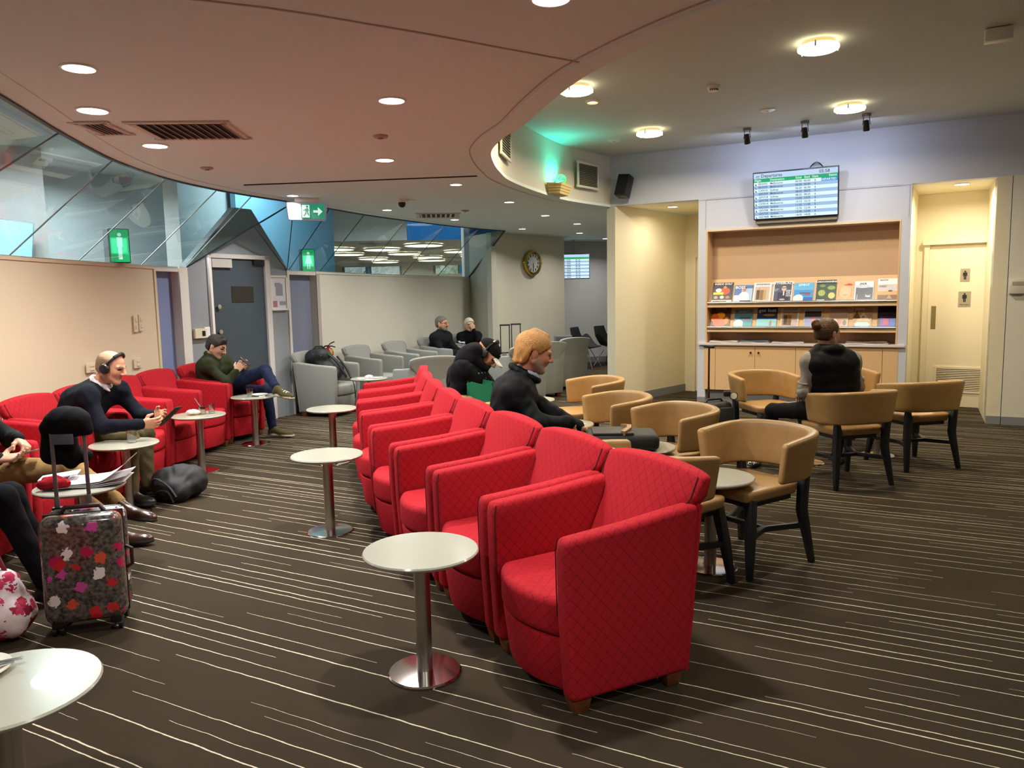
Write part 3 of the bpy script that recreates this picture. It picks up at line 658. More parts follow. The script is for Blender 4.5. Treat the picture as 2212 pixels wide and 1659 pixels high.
# ---------------------------------------------------------------- lights of the low ceiling
lens_n = glow('downlight_lens', '#fff6ea', 11)
def downlight(x, y, z, r, power, col, lab, spread=140, grp='recessed downlights of the low ceiling'):
    t = thing('downlight', lab, 'light', (x, y, z), 0, grp)
    MB().lathe([(r*1.16, .002), (r*1.16, -.006), (r, -.008), (r, .002)], 28).build('rim', white_pl, t)
    MB().lathe([(r*.98, .0), (r*.98, -.004), (0, -.004)], 28).build('lens', lens_n, t)
    lamp((0, 0, -.02), power, r*1.9, col, spread, parent=t)
    return t
PW = .78
for i, (x, y, r, p, lab) in enumerate([(-2.122, 3.978, .075, 30, 'bluish recessed downlight nearest the camera over the left seats'), (-2.511, 4.826, .085, 34, 'recessed downlight just before the ceiling grilles on the left'), (-2.628, 5.907, .085, 48, 'recessed downlight just behind the large ceiling grille'),
        (-.681, 4.721, .075, 40, 'recessed downlight in the middle of the low ceiling, nearer one'), (-1.041, 6.686, .075, 38, 'recessed downlight in the middle of the low ceiling, farther one'), (.183, 3.193, .075, 34, 'recessed downlight at the upper edge over the first red chair')]):
    downlight(x, y, LOW, r, p*PW, NEUT if i != 0 else (.9, .9, 1), lab)
for x, y, lab in [(-.543, 8.185, 'small rear downlight just behind the dark ceiling gap'), (-2.415, 8.795, 'small rear downlight beside the hanging exit sign'), (-1.608, 10.367, 'small rear downlight below the camera dome'), (-.818, 11.812, 'small rear downlight near the flat air grille'), (.009, 9.769, 'small rear downlight left of the lit basket corner'),
        (.535, 11.46, 'small rear downlight above the grey armchairs'), (1.125, 12.876, 'small rear downlight, middle one near the wall pier'), (.23, 13.638, 'small rear downlight in front of the clock wall'), (1.334, 14.782, 'small rear downlight above the hanging screen'), (2.019, 16.36, 'farthest small downlight beside the wall pier')]:
    downlight(x, y, LOW, .06, (40 if x < -2 else 15 if y > 13 else 26)*PW, NEUT, lab)
# unseen downlights behind the camera, added for the light they give
for x, y in ((-1.2, .9), (1.3, .4), (-1.0, -1.8), (1.6, -1.6), (4.4, -1.0)): downlight(x, y, LOW, .075, 34*PW, NEUT, 'unseen downlight added for its light behind the viewer')
def wpath(c, w, h, ang): 
    R = Matrix.Rotation(ang, 3, 'Z'); return [R@Vector((a*w/2, b*h/2, 0))+Vector(c) for a, b in ((-1, -1), (1, -1), (1, 1), (-1, 1))]
vent_w = M('vent_frame', '#cfc6be', .6); vent_d = M('vent_dark', '#3c332f', .8)
def ceiling_vent(c, w, h, ang, n, lab, louvre=True):
    t = thing('ceiling_vent', lab, 'vent', (c[0], c[1], LOW), ang)
    MB().box((0, 0, -.003), (w, h, .006)).build('backing', vent_d, t)
    for x, y, a, b in ((0, h/2, w+.08, .045), (0, -h/2, w+.08, .045), (w/2, 0, .045, h), (-w/2, 0, .045, h)): MB().box((x, y, -.006), (a, b, .014)).build('frame', vent_w, t, bevel=.003)
    for k in range(n):
        x = (k+.5)/n*w-w/2; R = Matrix.Rotation(.7, 3, 'Y')
        MB().box((x, 0, -.010), (w/n*.62, h-.03, .003), R).build('louvre', vent_w, t)
ceiling_vent((-2.16, 5.42), .60, .52, .05, 11, 'large square louvred air grille in the low ceiling')
ceiling_vent((-2.70, 5.30), .18, .36, .02, 6, 'narrow dark air grille beside the large ceiling grille')
ceiling_vent((-1.006, 11.15), .55, .55, .1, 8, 'flat square air grille in the rear of the low ceiling')
for x, y, lab in ((-.914, 5.716, 'small flat detector between the middle downlights'), (-2.632, 6.902, 'small flat detector near the glass edge of the ceiling'), (-.587, 10.598, 'tiny flat detector in the rear ceiling')):
    t = thing('ceiling_detector', lab, 'detector', (x, y, LOW)); MB().lathe([(.055, 0), (.055, -.008), (.045, -.016), (0, -.018)], 20).build('base', M('detector_beige', '#b39f92', .6), t); MB().lathe([(.02, -.016), (.018, -.024), (0, -.026)], 12).build('sensor', M('detector_tip', '#8b7a70', .6), t)
t = thing('dome_camera', 'white ceiling camera with black dome over the grey chairs', 'camera', (-1.263, 9.3, LOW))
MB().lathe([(.06, 0), (.06, -.03), (.05, -.04), (0, -.04)], 20).build('base', white_pl, t); MB().ell((.0, 0, -.055), (.045, .045, .045)).build('dome', M('dome_black', '#0e0f12', .1), t); MB().box((.1, .02, -.012), (.12, .02, .014)).build('conduit', white_pl, t)

# ---------------------------------------------------------------- lights of the high ceiling
lens_y = glow('oyster_lens', '#fff0c0', 5.0); lens_rim = M('oyster_rim', '#d9cfa8', .3, metal=.4)
for x, y, r, p, lab in ((2.292, 5.873, .145, 46, 'large round ceiling light nearest the viewer on the high ceiling'), (3.367, 7.798, .145, 46, 'large round ceiling light above the right spotlights'), (1.58, 8.798, .145, 46, 'large round ceiling light nearest the wall speaker'), (.609, 6.937, .145, 40, 'large round ceiling light half hidden by the curved bulkhead'), (5.2, 4.6, .145, 46, 'large round ceiling light beyond the right edge')):
    t = thing('oyster_light', lab, 'light', (x, y, HIGH)); MB().lathe([(r*.8, 0), (r*.8, -.03), (0, -.03)], 28).build('base', lens_rim, t)
    MB().lathe([(0, -.03), (r*.9, -.03), (r, -.038), (r, -.055), (r*.9, -.064), (0, -.07)], 32).build('diffuser', lens_y, t)
    for k in range(3): a = k*2.1; MB().cyl((r*math.cos(a), r*math.sin(a), -.066), (r*math.cos(a), r*math.sin(a), -.028), .006, n=8).build('clip', chrome, t)
    lamp((0, 0, -.10), p*PW*1.15, r*1.8, (1, .86, .62), 165, parent=t)
t = thing('spot_downlight', 'small orange spotlight in the high ceiling beside the bulkhead', 'light', (.808, 7.478, HIGH)); MB().lathe([(.07, 0), (.07, -.01), (.05, -.02), (.045, 0)], 20).build('rim', white_pl, t); MB().lathe([(.045, -.004), (0, -.004)], 20).build('lens', glow('orange_lens', '#ffc08a', 5), t); lamp((0, 0, -.03), 6, .08, (1, .6, .3), 90, parent=t)
t = thing('smoke_detector', 'white domed smoke detector on the high ceiling', 'detector', (1.828, 7.038, HIGH)); MB().lathe([(.055, 0), (.055, -.02), (.045, -.03), (.04, -.045), (0, -.05)], 20).build('base', white_pl, t)
for k in range(5): a = -PI/2+(k-2)*.4; MB().box((.043*math.cos(a), .043*math.sin(a), -.034), (.008, .01, .014), a).build('slot', black_pl, t)
for x, y, lab in ((2.614, 7.964, 'flat white disc on the high ceiling left of the right lamp'), (1.264, 9.354, 'flat white disc near the wall corner of the high ceiling')):
    t = thing('ceiling_disc', lab, 'ceiling fitting', (x, y, HIGH)); MB().lathe([(.075, 0), (.075, -.008), (.06, -.014), (0, -.014)], 24).build('plate', white_pl, t); MB().lathe([(.012, -.013), (.01, -.018), (0, -.018)], 10).build('nub', grey_pl, t)
# three black spotlights washing the wall
for k, (x, y, lab) in enumerate(((2.673, 8.824, 'left one of three black ceiling spotlights'), (3.204, 8.527, 'middle one of three black ceiling spotlights'), (3.731, 8.232, 'right one of three black ceiling spotlights'))):
    t = thing('ceiling_spotlight', lab, 'spotlight', (x, y, HIGH), WA); gun = M('gunmetal', '#3a3836', .35, metal=.7)
    MB().lathe([(.045, 0), (.045, -.03), (0, -.03)], 18).build('mount', M('spot_mount', '#8a857e', .35, metal=.7), t)
    for sx in (-1, 1): MB().tube([(sx*.028, 0, -.03), (sx*.032, 0, -.08), (sx*.036, 0, -.11)], .004, 6).build('yoke_arm', gun, t)
    ax = Vector((0, .55, -.83)).normalized(); c = Vector((0, 0, -.115))
    MB().cyl(c-ax*.05, c+ax*.055, .026, .034, 18).build('barrel', gun, t, bevel=.003)
    MB().cyl(c+ax*.05, c+ax*.056, .03, .03, 18).build('lens', glow('spot_lens', '#eef2ff', 3), t)
    q = WP([1.62, 2.4, 3.2][k], 2.45, 0)
    lamp(Vector((x, y, HIGH-.2))+Vector((WN.x, WN.y, 0))*-.05, 3.2, .07, (.70, .78, 1), 180, aim=q)
t = thing('ceiling_box', 'white box with twin lamps at the right corner of the high ceiling', 'emergency light', (3.47, 5.645, HIGH), WA)
MB().box((0, 0, -.05), (.17, .10, .085)).build('housing', white_pl, t, bevel=.006)
for sx in (-1, 1): MB().ell((sx*.045, .05, -.02), (.035, .03, .02)).build('lamp_head', grey_pl, t)
# alcove lights
for q, rr, lab in (((2.225, 10.631), .065, 'recessed downlight in the left yellow alcove'), ((5.141, 8.902), .075, 'recessed downlight in the right alcove by the ivory door')):
    t = downlight(q[0], q[1], LOW-.001, rr, 7 if q[0] < 3 else 20, YEL, lab, 165, 'alcove downlights')
flat('ceiling', [tuple(WP(.1, 0, -.139).xy), tuple(WP(1.24, 0, -.139).xy), tuple(WP(1.24, 0, -2.4).xy), (4.3, 12.2), (2.6, 12.0), (1.35, 10.5)], LOW+.001, paint_yel)
flat('ceiling', [tuple(WP(3.6, 0, -.139).xy), tuple(WP(4.5, 0, -.139).xy), tuple(WP(4.5, 0, -1.8).xy), tuple(WP(3.6, 0, -1.8).xy)], LOW+.001, paint_yel)
# ---------------------------------------------------------------- bulkhead fittings
def plate_frame(a, b):
    a, b = Vector(a), Vector(b); u = (b-a).normalized(); return u, Vector((u.y, -u.x))
grm = M('grille_white', '#d8d6c6', .5); grd = M('grille_shadow', '#3f3d33', .8); sl_m = M('grille_blade', '#8b8672', .5)
def wall_grille(c, u, n, w, h, ns, lab, bars=0):
    t = thing('wall_grille', lab, 'vent', c)
    onW(t, 'backing', w, h, 0, 0, .002, .004, grd, 0, u, n)
    for a in ((w+.05, .03, 0, h/2), (w+.05, .03, 0, -h/2), (.03, h, -w/2, 0), (.03, h, w/2, 0)): onW(t, 'frame', a[0], a[1], a[2], a[3], .0, .02, grm, .003, u, n)
    for k in range(ns): onW(t, 'slat', w-.02, h/ns*.32, 0, (k+.5)/ns*h-h/2, .006, .01, sl_m, 0, u, n)
u, n = plate_frame((.72, 9.65), (1.36, 10.46))
wall_grille((.98+n.x*.03, 9.975+n.y*.03, 2.995), u, n, .46, .29, 14, 'square louvred grille on the curved bulkhead near the speaker')
u2, n2 = plate_frame((-.075, 7.41), (.02, 7.95))
wall_grille((-.045+n2.x*.02, 7.58+n2.y*.02, 2.98), u2, n2, .50, .30, 12, 'louvred grille half hidden by the curved ceiling rim')
# sconce tray with green lamp and wire ball
u3, n3 = plate_frame((.32, 8.8), (.72, 9.65)); sc_m = M('sconce_cream', '#cdbb7e', .5)
t = thing('wall_sconce', 'cream stepped wall sconce holding a green light on the bulkhead', 'light', (.545+n3.x*.01, 9.28+n3.y*.01, 2.66))
def tray(z0, z1, k):
    P = [Vector((u3.x*a+n3.x*b, u3.y*a+n3.y*b)) for a, b in ((-.27*k, 0), (-.18*k, .15*k), (.18*k, .15*k), (.27*k, 0))]
    return [(p.x, p.y) for p in P]
for i in range(4): MB().prism(tray(0, 0, .74+.07*i), .015+i*.03, .042+i*.03, tray(0, 0, .80+.07*i)).build('tier', sc_m, t, bevel=.003)
lamp((.545+n3.x*.07, 9.28+n3.y*.07, 2.81), 5.0, .1, (.02, 1, .72), 150, aim=(.545-u3.x*.25+n3.x*.03, 9.28-u3.y*.25+n3.y*.03, 3.6))
w = thing('wire_ball', 'green wire ball standing in the wall sconce', 'ornament', (.545+n3.x*.07+u3.x*.03, 9.28+n3.y*.07+u3.y*.03, 2.79))
for k in range(5):
    R = Matrix.Rotation(k*.63, 3, 'Z')@Matrix.Rotation(.3+k*.2, 3, 'X')
    MB().tube([R@Vector((.062*math.cos(a), 0, .062*math.sin(a)))+Vector((0, 0, .065)) for a in np.linspace(0, 2*PI, 20, endpoint=False)], .0045, 6, True).build('hoop', M('green_wire', '#6fd16a', .4), w)
# wall speaker
t = thing('wall_speaker', 'black tilted loudspeaker on the wall above the left alcove', 'speaker', WP(.29, 2.895, .13)); R = Matrix.Rotation(WA-.12, 3, 'Z')@Matrix.Rotation(-.28, 3, 'X')@Matrix.Rotation(.1, 3, 'Y')
MB().box((0, 0, 0), (.165, .15, .285), R).build('cabinet', black_pl, t, bevel=.012); MB().box(R@Vector((0, -.077, 0)), (.145, .006, .255), R).build('grille', M('speaker_cloth', '#0b0b0d', .8), t); MB().cyl(R@Vector((0, .07, 0)), (-WN.x*.12, -WN.y*.12, .02), .015).build('bracket', dark_metal, t)

# ---------------------------------------------------------------- magazine rack cabinet
cab = thing('magazine_cabinet', 'pale oak built-in rack with two sloping shelves and cupboards', 'cabinet', WP(2.43, 0, 0))
def cb(name, s0, s1, z0, z1, o0, o1, mat, bevel=.0015, par=None):
    m = MB(); q = WP((s0+s1)/2, (z0+z1)/2, (o0+o1)/2)-cab.location; m.box(q, (s1-s0, abs(o1-o0), z1-z0), WA); return m.build(name, mat, par or cab, bevel=bevel, smooth=0)
D_ = -.27
cb('back_panel', 1.335, 3.535, .86, 2.262, D_-.02, D_, wood_back); cb('side_panel', 1.335, 1.353, .86, 2.262, D_, .004, wood_pale); cb('side_panel', 3.517, 3.535, .86, 2.262, D_, .004, wood_pale)
cb('worktop', 1.255, 3.615, .835, .862, D_, .035, M('pale_worktop', '#d5cdd0', .35))
cb('plinth', 1.34, 3.53, 0, .262, -.3, -.06, plinth_m)
for a, b in ((1.32, 1.462), (1.466, 1.951), (1.955, 2.433), (2.437, 2.91), (2.914, 3.387), (3.391, 3.55)):
    d = cb('cupboard_door', a, b, .262, .812, -.05, .005, wood_pale)
    for s in ((1.905,) if abs(a-1.466) < .01 else (2.0,) if abs(a-1.955) < .01 else (2.86,) if abs(a-2.437) < .01 else ()):
        m = MB(); p = WP(s, .745, .005)-cab.location; m.lathe([(.006, 0), (.006, .01), (.013, .016), (.013, .024), (0, .028)], 14, p, (WN.x, WN.y, 0)); m.build('knob', dark_metal, d)
cb('carcass', 1.32, 3.55, .262, .835, -.3, -.05, wood_pale)
cb('carcass_rail', 1.32, 3.55, .812, .835, -.05, -.004, wood_pale)
SH = ((1.365, 1.66), (1.055, 1.345))
for z0, z1 in SH:   # sloping back boards, flat ledge, steel lip
    m = MB(); P = [WP(1.353, z0, -.085), WP(3.517, z0, -.085), WP(3.517, z1, D_+.01), WP(1.353, z1, D_+.01)]; m.poly([p-cab.location for p in P], .012); m.build('sloping_board', wood_pale, cab)
    cb('ledge', 1.353, 3.517, z0-.055, z0-.03, D_, -.005, wood_pale)
    m = MB(); m.tube([WP(1.355, z0, -.02)-cab.location, WP(3.515, z0, -.02)-cab.location], .018, 12); m.build('lip_rail', steel, cab)
    cb('lip', 1.353, 3.517, z0-.03, z0+.005, -.026, -.02, chrome, .003)
# magazines
def cover_mat(c): return M('print_%s' % c.strip('#'), c, .35, var=.10, vs=40)
def magazine(s, row, w, h, base, bits, title, lab):
    z0 = SH[row][0]+.012; sl = Vector((-WN.x*(-D_-.095), -WN.y*(-D_-.095), SH[row][1]-SH[row][0])).normalized()
    o = WP(s, z0-.004, -.062); X = Vector((WD.x, WD.y, 0)); N = X.cross(sl)
    t = thing('magazine', lab, 'magazine', (0, 0, 0), 0, 'magazines on the %s shelf' % ('upper', 'lower')[row])
    t.matrix_world = frame(o, X, sl, N)
    MB().box((0, h/2, 0), (w, h, .006)).build('cover', cover_mat(base), t, smooth=0)
    for i, (kind, c, x, y, a, b) in enumerate(bits):
        m = MB(); z = .0036+i*.0004
        if kind == 'b': m.box((x*w, y*h, z), (a*w, b*h, .0008))
        elif kind == 'e': m.cyl((x*w, y*h, z-.0004), (x*w, y*h, z+.0004), .5, n=18)
        elif kind == 't': m.poly([(x*w-a*w/2, y*h-b*h/2, z), (x*w+a*w/2, y*h-b*h/2, z), (x*w, y*h+b*h/2, z)], .0008)
        if kind == 'e': bmesh.ops.scale(m.bm, vec=(a*w, b*h, 1), space=Matrix.Translation((-x*w, -y*h, 0)), verts=m.bm.verts)
        m.build('cover_picture', cover_mat(c), t, smooth=0)
    for (tx, ty, ts, tb, tc, al) in title:
        q = text_mesh('title', tb, ts*w, cover_mat(tc), t, Matrix.Translation((tx*w, ty*h, .0085)), al, .0003, .02)
    return t
F = [  # s, row, width, height, ground, picture shapes, print, label
 (1.515, 0, .255, .29, '#2a2f4a', [('b', '#f2f2f2', 0, .06, 1, .09), ('b', '#1a1a1c', -.1, .045, .7, .04), ('e', '#d8452c', .12, .56, .48, .36), ('e', '#e9e9ee', -.2, .6, .3, .2), ('e', '#c98a66', .1, .75, .16, .14), ('b', '#e6d43a', -.2, .44, .5, .12), ('e', '#c99a83', -.3, .24, .2, .14), ('e', '#e3cfc4', 0, .25, .2, .16), ('e', '#b8705c', .28, .24, .2, .14)], [(0, .87, .15, 'INSIDE GOLF', '#f2f2f4', 'CENTER')], 'navy magazine with golfers and yellow banner, first on the upper shelf'),
 (1.775, 0, .225, .245, '#4b78b8', [('b', '#a9c4e8', .2, .4, .6, .8), ('b', '#dfe8f4', -.25, .2, .5, .4), ('e', '#e8edf5', .05, .32, .56, .56), ('b', '#e8edf5', .05, .12, .6, .22), ('e', '#b98567', .05, .72, .2, .26), ('e', '#5a4033', .07, .83, .22, .1), ('b', '#3a3f55', .15, .05, .6, .08)], [(-.46, .78, .24, 'BOSS', '#f5f7fa', 'LEFT')], 'blue magazine with a person in a white shirt'),
 (2.005, 0, .215, .275, '#e9e7ee', [('b', '#c9b3a2', 0, .43, .82, .72), ('b', '#5c4632', -.22, .36, .2, .5), ('b', '#8a6a3e', 0, .35, .2, .52), ('b', '#b59a6a', .15, .36, .16, .48), ('e', '#c79c80', -.18, .68, .12, .1), ('e', '#d3ab8c', .08, .7, .12, .1)], [(0, .86, .17, 'WINNING', '#8c8a96', 'CENTER')], 'white bordered magazine with two people in brown, upper shelf'),
 (2.249, 0, .225, .285, '#e8e8ee', [('b', '#4b4f63', 0, .5, .9, .93), ('b', '#22242e', .05, .25, .6, .4), ('e', '#e0b49a', .06, .64, .26, .26), ('b', '#22242e', .06, .67, .24, .03), ('b', '#f2f2f2', .06, .4, .06, .2), ('e', '#e0b49a', .0, .1, .3, .07)], [(0, .85, .20, 'INTHEBLACK', '#f4f6fa', 'CENTER'), (.18, .5, .11, 'AND\nTHE\nFEW\nNOW', '#f4f4f4', 'LEFT'), (-.42, .6, .06, 'Tax time\nGrowth\nRisk', '#d8dcea', 'LEFT')], 'charcoal magazine with a bald man in glasses'),
 (2.493, 0, .222, .26, '#3f93d6', [('b', '#5fb0e6', 0, .8, 1, .4), ('e', '#cfdcec', -.25, .14, .55, .45), ('b', '#6a4a44', .08, .44, .56, .05), ('b', '#8f5a50', .2, .36, .3, .07), ('b', '#2f5fae', .25, .1, .5, .2)], [(0, .8, .22, 'SPIRIT', '#dff0fa', 'CENTER')], 'bright blue magazine with a lounging swimmer, upper shelf'),
 (2.749, 0, .225, .29, '#2f4424', [('e', '#9fb04a', -.22, .38, .36, .3), ('e', '#c4c96a', .28, .25, .34, .3), ('e', '#84a03c', .25, .62, .4, .2), ('e', '#6f8a36', -.2, .72, .3, .14), ('b', '#e9ece6', -.25, .03, .4, .06), ('b', '#20261c', 0, .92, 1, .16)], [(0, .87, .15, 'CARAVANNING', '#fafaf4', 'CENTER')], 'dark green magazine with yellow treetops'),
 (2.961, 0, .19, .262, '#efa878', [('e', '#f3b98f', 0, .45, .7, .62), ('e', '#d67f5c', 0, .3, .34, .04), ('e', '#f2c4a6', 0, .42, .4, .12), ('b', '#a4553c', -.36, .4, .02, .4), ('b', '#a4553c', .36, .4, .02, .4), ('t', '#d9482f', .2, .86, .5, .1), ('b', '#e9563a', .16, .82, .44, .04)], [], 'orange magazine with a close face and red tick'),
 (3.163, 0, .205, .262, '#dfe6f2', [('b', '#4b5565', .02, .36, .9, .62), ('e', '#bfd0e4', -.05, .72, .8, .16), ('b', '#dfe8f2', -.35, .15, .02, .3)], [(-.05, .82, .16, 'JACK', '#3f4654', 'CENTER'), (.08, .16, .24, 'kai', '#f6f8fa', 'LEFT')], 'white framed magazine with a slate grey wave'),
 (3.412, 0, .205, .29, '#f2f2f6', [('b', '#c9c2c6', 0, .58, 1, .3), ('b', '#d8a468', 0, .3, 1, .24), ('b', '#7a5638', 0, .12, 1, .24), ('e', '#4a3a2c', .15, .42, .24, .08), ('t', '#b3926c', .1, .16, .3, .2)], [(-.2, .9, .11, 'QANTAS', '#6a6872', 'CENTER'), (-.42, .64, .06, 'Reconnected by\nthe wilderness', '#5a5660', 'LEFT')], 'white topped magazine with an outback landscape'),
 (1.493, 1, .25, .285, '#54402f', [('b', '#4a3a30', 0, .8, 1, .4), ('e', '#f0a81e', .0, .56, .46, .34), ('e', '#ea6a2a', -.28, .45, .4, .42), ('e', '#e5593f', 0, .2, .7, .44), ('e', '#ef7f1e', .32, .32, .2, .4)], [(0, .86, .2, 'ROAR', '#8a7a6c', 'CENTER')], 'brown magazine with a figure in orange and red'),
 (1.782, 1, .222, .25, '#3d8fb8', [('b', '#5f7f86', 0, .8, 1, .4), ('e', '#d0dde6', -.25, .16, .55, .5), ('b', '#3a3c48', .08, .5, .56, .05), ('b', '#7d5a54', .2, .42, .3, .07), ('b', '#3f9fae', .25, .12, .5, .22)], [(0, .78, .22, 'SPIRIT', '#a9c4c8', 'CENTER')], 'teal blue magazine with a lounging swimmer, lower shelf'),
 (2.068, 1, .24, .275, '#1f2750', [('b', '#8fd3e6', 0, .2, 1, .4), ('b', '#2f5fa6', 0, .42, 1, .06), ('e', '#8f7040', .1, .6, .6, .12), ('e', '#c48a78', .2, .18, .12, .3)], [(0, .76, .29, 'get lost', '#e9ecd8', 'CENTER')], 'navy magazine with a turquoise sea and white title'),
 (2.339, 1, .215, .268, '#cfc9c4', [('b', '#a58d78', 0, .43, .82, .72), ('b', '#4c3a2a', -.22, .36, .2, .5), ('b', '#7a5c36', 0, .35, .2, .52), ('b', '#c2b2c0', .25, .2, .3, .3), ('e', '#b48c70', -.18, .68, .12, .1), ('e', '#c39b7c', .08, .7, .12, .1)], [(0, .86, .17, 'WINNING', '#7a766f', 'CENTER')], 'beige bordered magazine with two people in brown, lower shelf'),
 (2.606, 1, .21, .268, '#c8c4c4', [('b', '#2e2a2c', 0, .66, .9, .3), ('b', '#a4aede', 0, .28, .9, .44), ('b', '#e39aa8', .05, .38, .25, .2), ('b', '#b9b2b0', 0, .86, .9, .12)], [], 'lilac magazine with a black hat'),
 (2.895, 1, .215, .275, '#cbb7a8', [('b', '#b39c8a', 0, .6, .92, .5), ('e', '#e08a90', 0, .22, .34, .24), ('e', '#f0d8e0', -.2, .25, .3, .3), ('e', '#7d7488', .32, .2, .2, .26)], [(0, .86, .17, 'LOVE STAR', '#8c5a52', 'CENTER')], 'pinkish beige magazine with flowers behind the ponytailed head'),
 (3.155, 1, .205, .268, '#a98d72', [('t', '#cbb096', .05, .5, .8, .5), ('e', '#a8d3dc', 0, .12, .8, .34), ('t', '#6e4c30', -.3, .62, .4, .4), ('e', '#8a5a44', .05, .5, .16, .08)], [(-.15, .85, .24, 'mace', '#efe2d2', 'CENTER')], 'tan magazine with a pale blue half circle'),
 (3.417, 1, .2, .275, '#15122a', [('b', '#5a3fc0', .05, .22, .8, .4), ('b', '#b8407e', -.05, .24, .3, .3), ('b', '#2f6fd6', .3, .2, .25, .36), ('b', '#7a4a9a', 0, .47, .7, .02)], [(0, .82, .09, 'NIGHT LIGHTS', '#3c3f58', 'CENTER')], 'black and violet magazine, last on the lower shelf'),
]
for f in F: magazine(*f)
# newspapers lying on the worktop
np_w = M('newsprint', '#cfc8cc', .7, var=.12, vs=60); np_d = M('newsprint_dark', '#5f6672', .7, var=.4, vs=30); np_t = M('newsprint_taupe', '#7d6a62', .7, var=.2, vs=30)
for s, w, d, hh, mat, lab in ((1.56, .36, .24, .022, np_w, 'plain newspaper at the left end of the worktop'), (1.94, .36, .22, .03, np_d, 'dark pictured newspaper second from the left on the worktop'), (2.33, .38, .22, .014, np_w, 'thin newspaper behind the seated woman'), (3.22, .46, .22, .03, np_t, 'pile of taupe newspaper at the right end of the worktop')):
    t = thing('newspaper', lab, 'newspaper', WP(s, .863, -.12), WA+random.uniform(-.06, .06), 'newspapers on the worktop')
    for k in range(3):
        def top(u, v, k=k): return Vector(((u-.5)*w*(1-.03*k), (v-.5)*d*(1-.03*k), hh*(k+1)/3+.004*math.sin(u*7+k)))
        MB().slab(top, lambda u, v, k=k: top(u, v)-Vector((0, 0, hh/3.4)), 9, 3).build('sheet_fold', mat if k else np_w, t)

# ---------------------------------------------------------------- departures screen above the cabinet
bez = M('screen_bezel', '#1d2040', .35)
scr_w = screen('screen_white', '#dffbff', .95); scr_b = screen('screen_blue_row', '#a6c8f0', .85); scr_top = screen('screen_header', '#c3dcf8', .9); scr_g = screen('screen_green', '#12b574', .8); scr_c = screen('screen_cyan', '#129ee0', .8)
scr_ink = screen('screen_ink', '#46536f', .6); scr_wt = screen('screen_white_ink', '#f2fff8', .9)
def dep_screen(name, lab, W_, H_, loc, X, Y, Z, detail=True):
    t = thing(name, lab, 'screen'); t.matrix_world = frame(loc, X, Y, Z)
    MB().box((0, 0, -.025), (W_+.024, H_+.03, .045)).build('housing', bez, t, bevel=.006)
    MB().box((0, 0, -.001), (W_, H_, .002)).build('display', scr_w, t)
    q = lambda nm, y0, y1, mat, x0=-.5, x1=.5, z=.0015: MB().box(((x0+x1)/2*W_, (y0+y1)/2*H_, z), ((x1-x0)*W_, (y1-y0)*H_, .001)).build(nm, mat, t, smooth=0)
    q('header_bar', .385, .5, scr_top); q('column_bar', .305, .385, scr_g)
    nr = 11; rh = .805/nr
    for i in range(nr):
        if i % 2: q('row_band', .305-(i+1)*rh, .305-i*rh, scr_b)
    if detail:
        q('status_tag', .305-rh, .305, scr_c, .31, .5, .002)
        rows = [('EK5373', 'Melbourne', '06:00', '06:00', '6'), ('EK5373', 'Melbourne', '06:00', '06:00', '5'), ('CX9131', 'Sydney', '06:20', '06:30', '6'), ('QF5709', 'Melbourne', '08:05', '08:05', '5'), ('QF5718', 'Sydney', '08:25', '08:25', '6'), ('QF5758', 'Brisbane', '10:05', '10:05', '6'), ('CX9014', 'Melbourne', '10:15', '10:15', '6'), ('NZ7330', 'Sydney', '11:55', '11:55', '5'), ('QF5708', 'Melbourne', '12:35', '12:35', '4'), ('QF5720', 'Sydney', '12:45', '12:45', '6'), ('NZ7408', 'Melbourne', '14:05', '14:05', '6')]
        it, wi = [(-.41*W_, .41*H_, .052, 'Departures', 'LEFT'), (.41*W_, .41*H_, .052, '05:58', 'RIGHT')], []
        for x, b, al in ((-.49, 'Flight', 'LEFT'), (-.30, 'Destination', 'LEFT'), (.045, 'Schd', 'CENTER'), (.145, 'Estd', 'CENTER'), (.24, 'Gate', 'CENTER'), (.49, 'Status', 'RIGHT')): wi.append((x*W_, .325*H_, .035, b, al))
        wi.append((.485*W_, (.305-rh*.82)*H_, .034, 'DEPARTED', 'RIGHT'))
        for i, r in enumerate(rows):
            y = (.305-(i+.78)*rh)*H_
            for x, b, al in ((-.445, r[0], 'LEFT'), (-.30, r[1], 'LEFT'), (.045, r[2], 'CENTER'), (.145, r[3], 'CENTER'), (.24, r[4], 'CENTER')): it.append((x*W_, y, .033, b, al))
        texts('screen_print', it, scr_ink, t, Matrix.Translation((0, 0, .0034))); texts('screen_print', wi, scr_wt, t, Matrix.Translation((0, 0, .0038)))
        m = MB(); m.poly([(-.475*W_, .425*H_, .002), (-.43*W_, .44*H_, .002), (-.425*W_, .452*H_, .002), (-.47*W_, .44*H_, .002)], .0008); m.box((-.452*W_, .408*H_, .002), (.05*W_, .004, .001)); m.build('plane_icon', scr_ink, t)
        m = MB(); m.tube([(.455*W_+.022*math.cos(a), .435*H_+.022*math.sin(a), .002) for a in np.linspace(0, 2*PI, 20, endpoint=False)], .0015, 4, True); m.build('clock_icon', M('icon_grey', '#8fa8c8', .5), t)
        for i in range(nr): m = MB(); y = (.305-(i+.62)*rh)*H_; m.poly([(-.485*W_, y+.014, .002), (-.462*W_, y-.012, .002), (-.482*W_, y-.012, .002)], .0008); m.build('tail_icon', scr_ink, t)
    else:
        for i in range(nr):
            y = .305-(i+.5)*rh
            for x, w_ in ((-.42, .1), (-.25, .16), (.04, .07), (.14, .07)): MB().box((x*W_, y*H_, .003), (w_*W_, rh*H_*.35, .0008)).build('row_print', scr_ink, t)
    return t
TV = .30; sx, zx = 2.405, 2.63
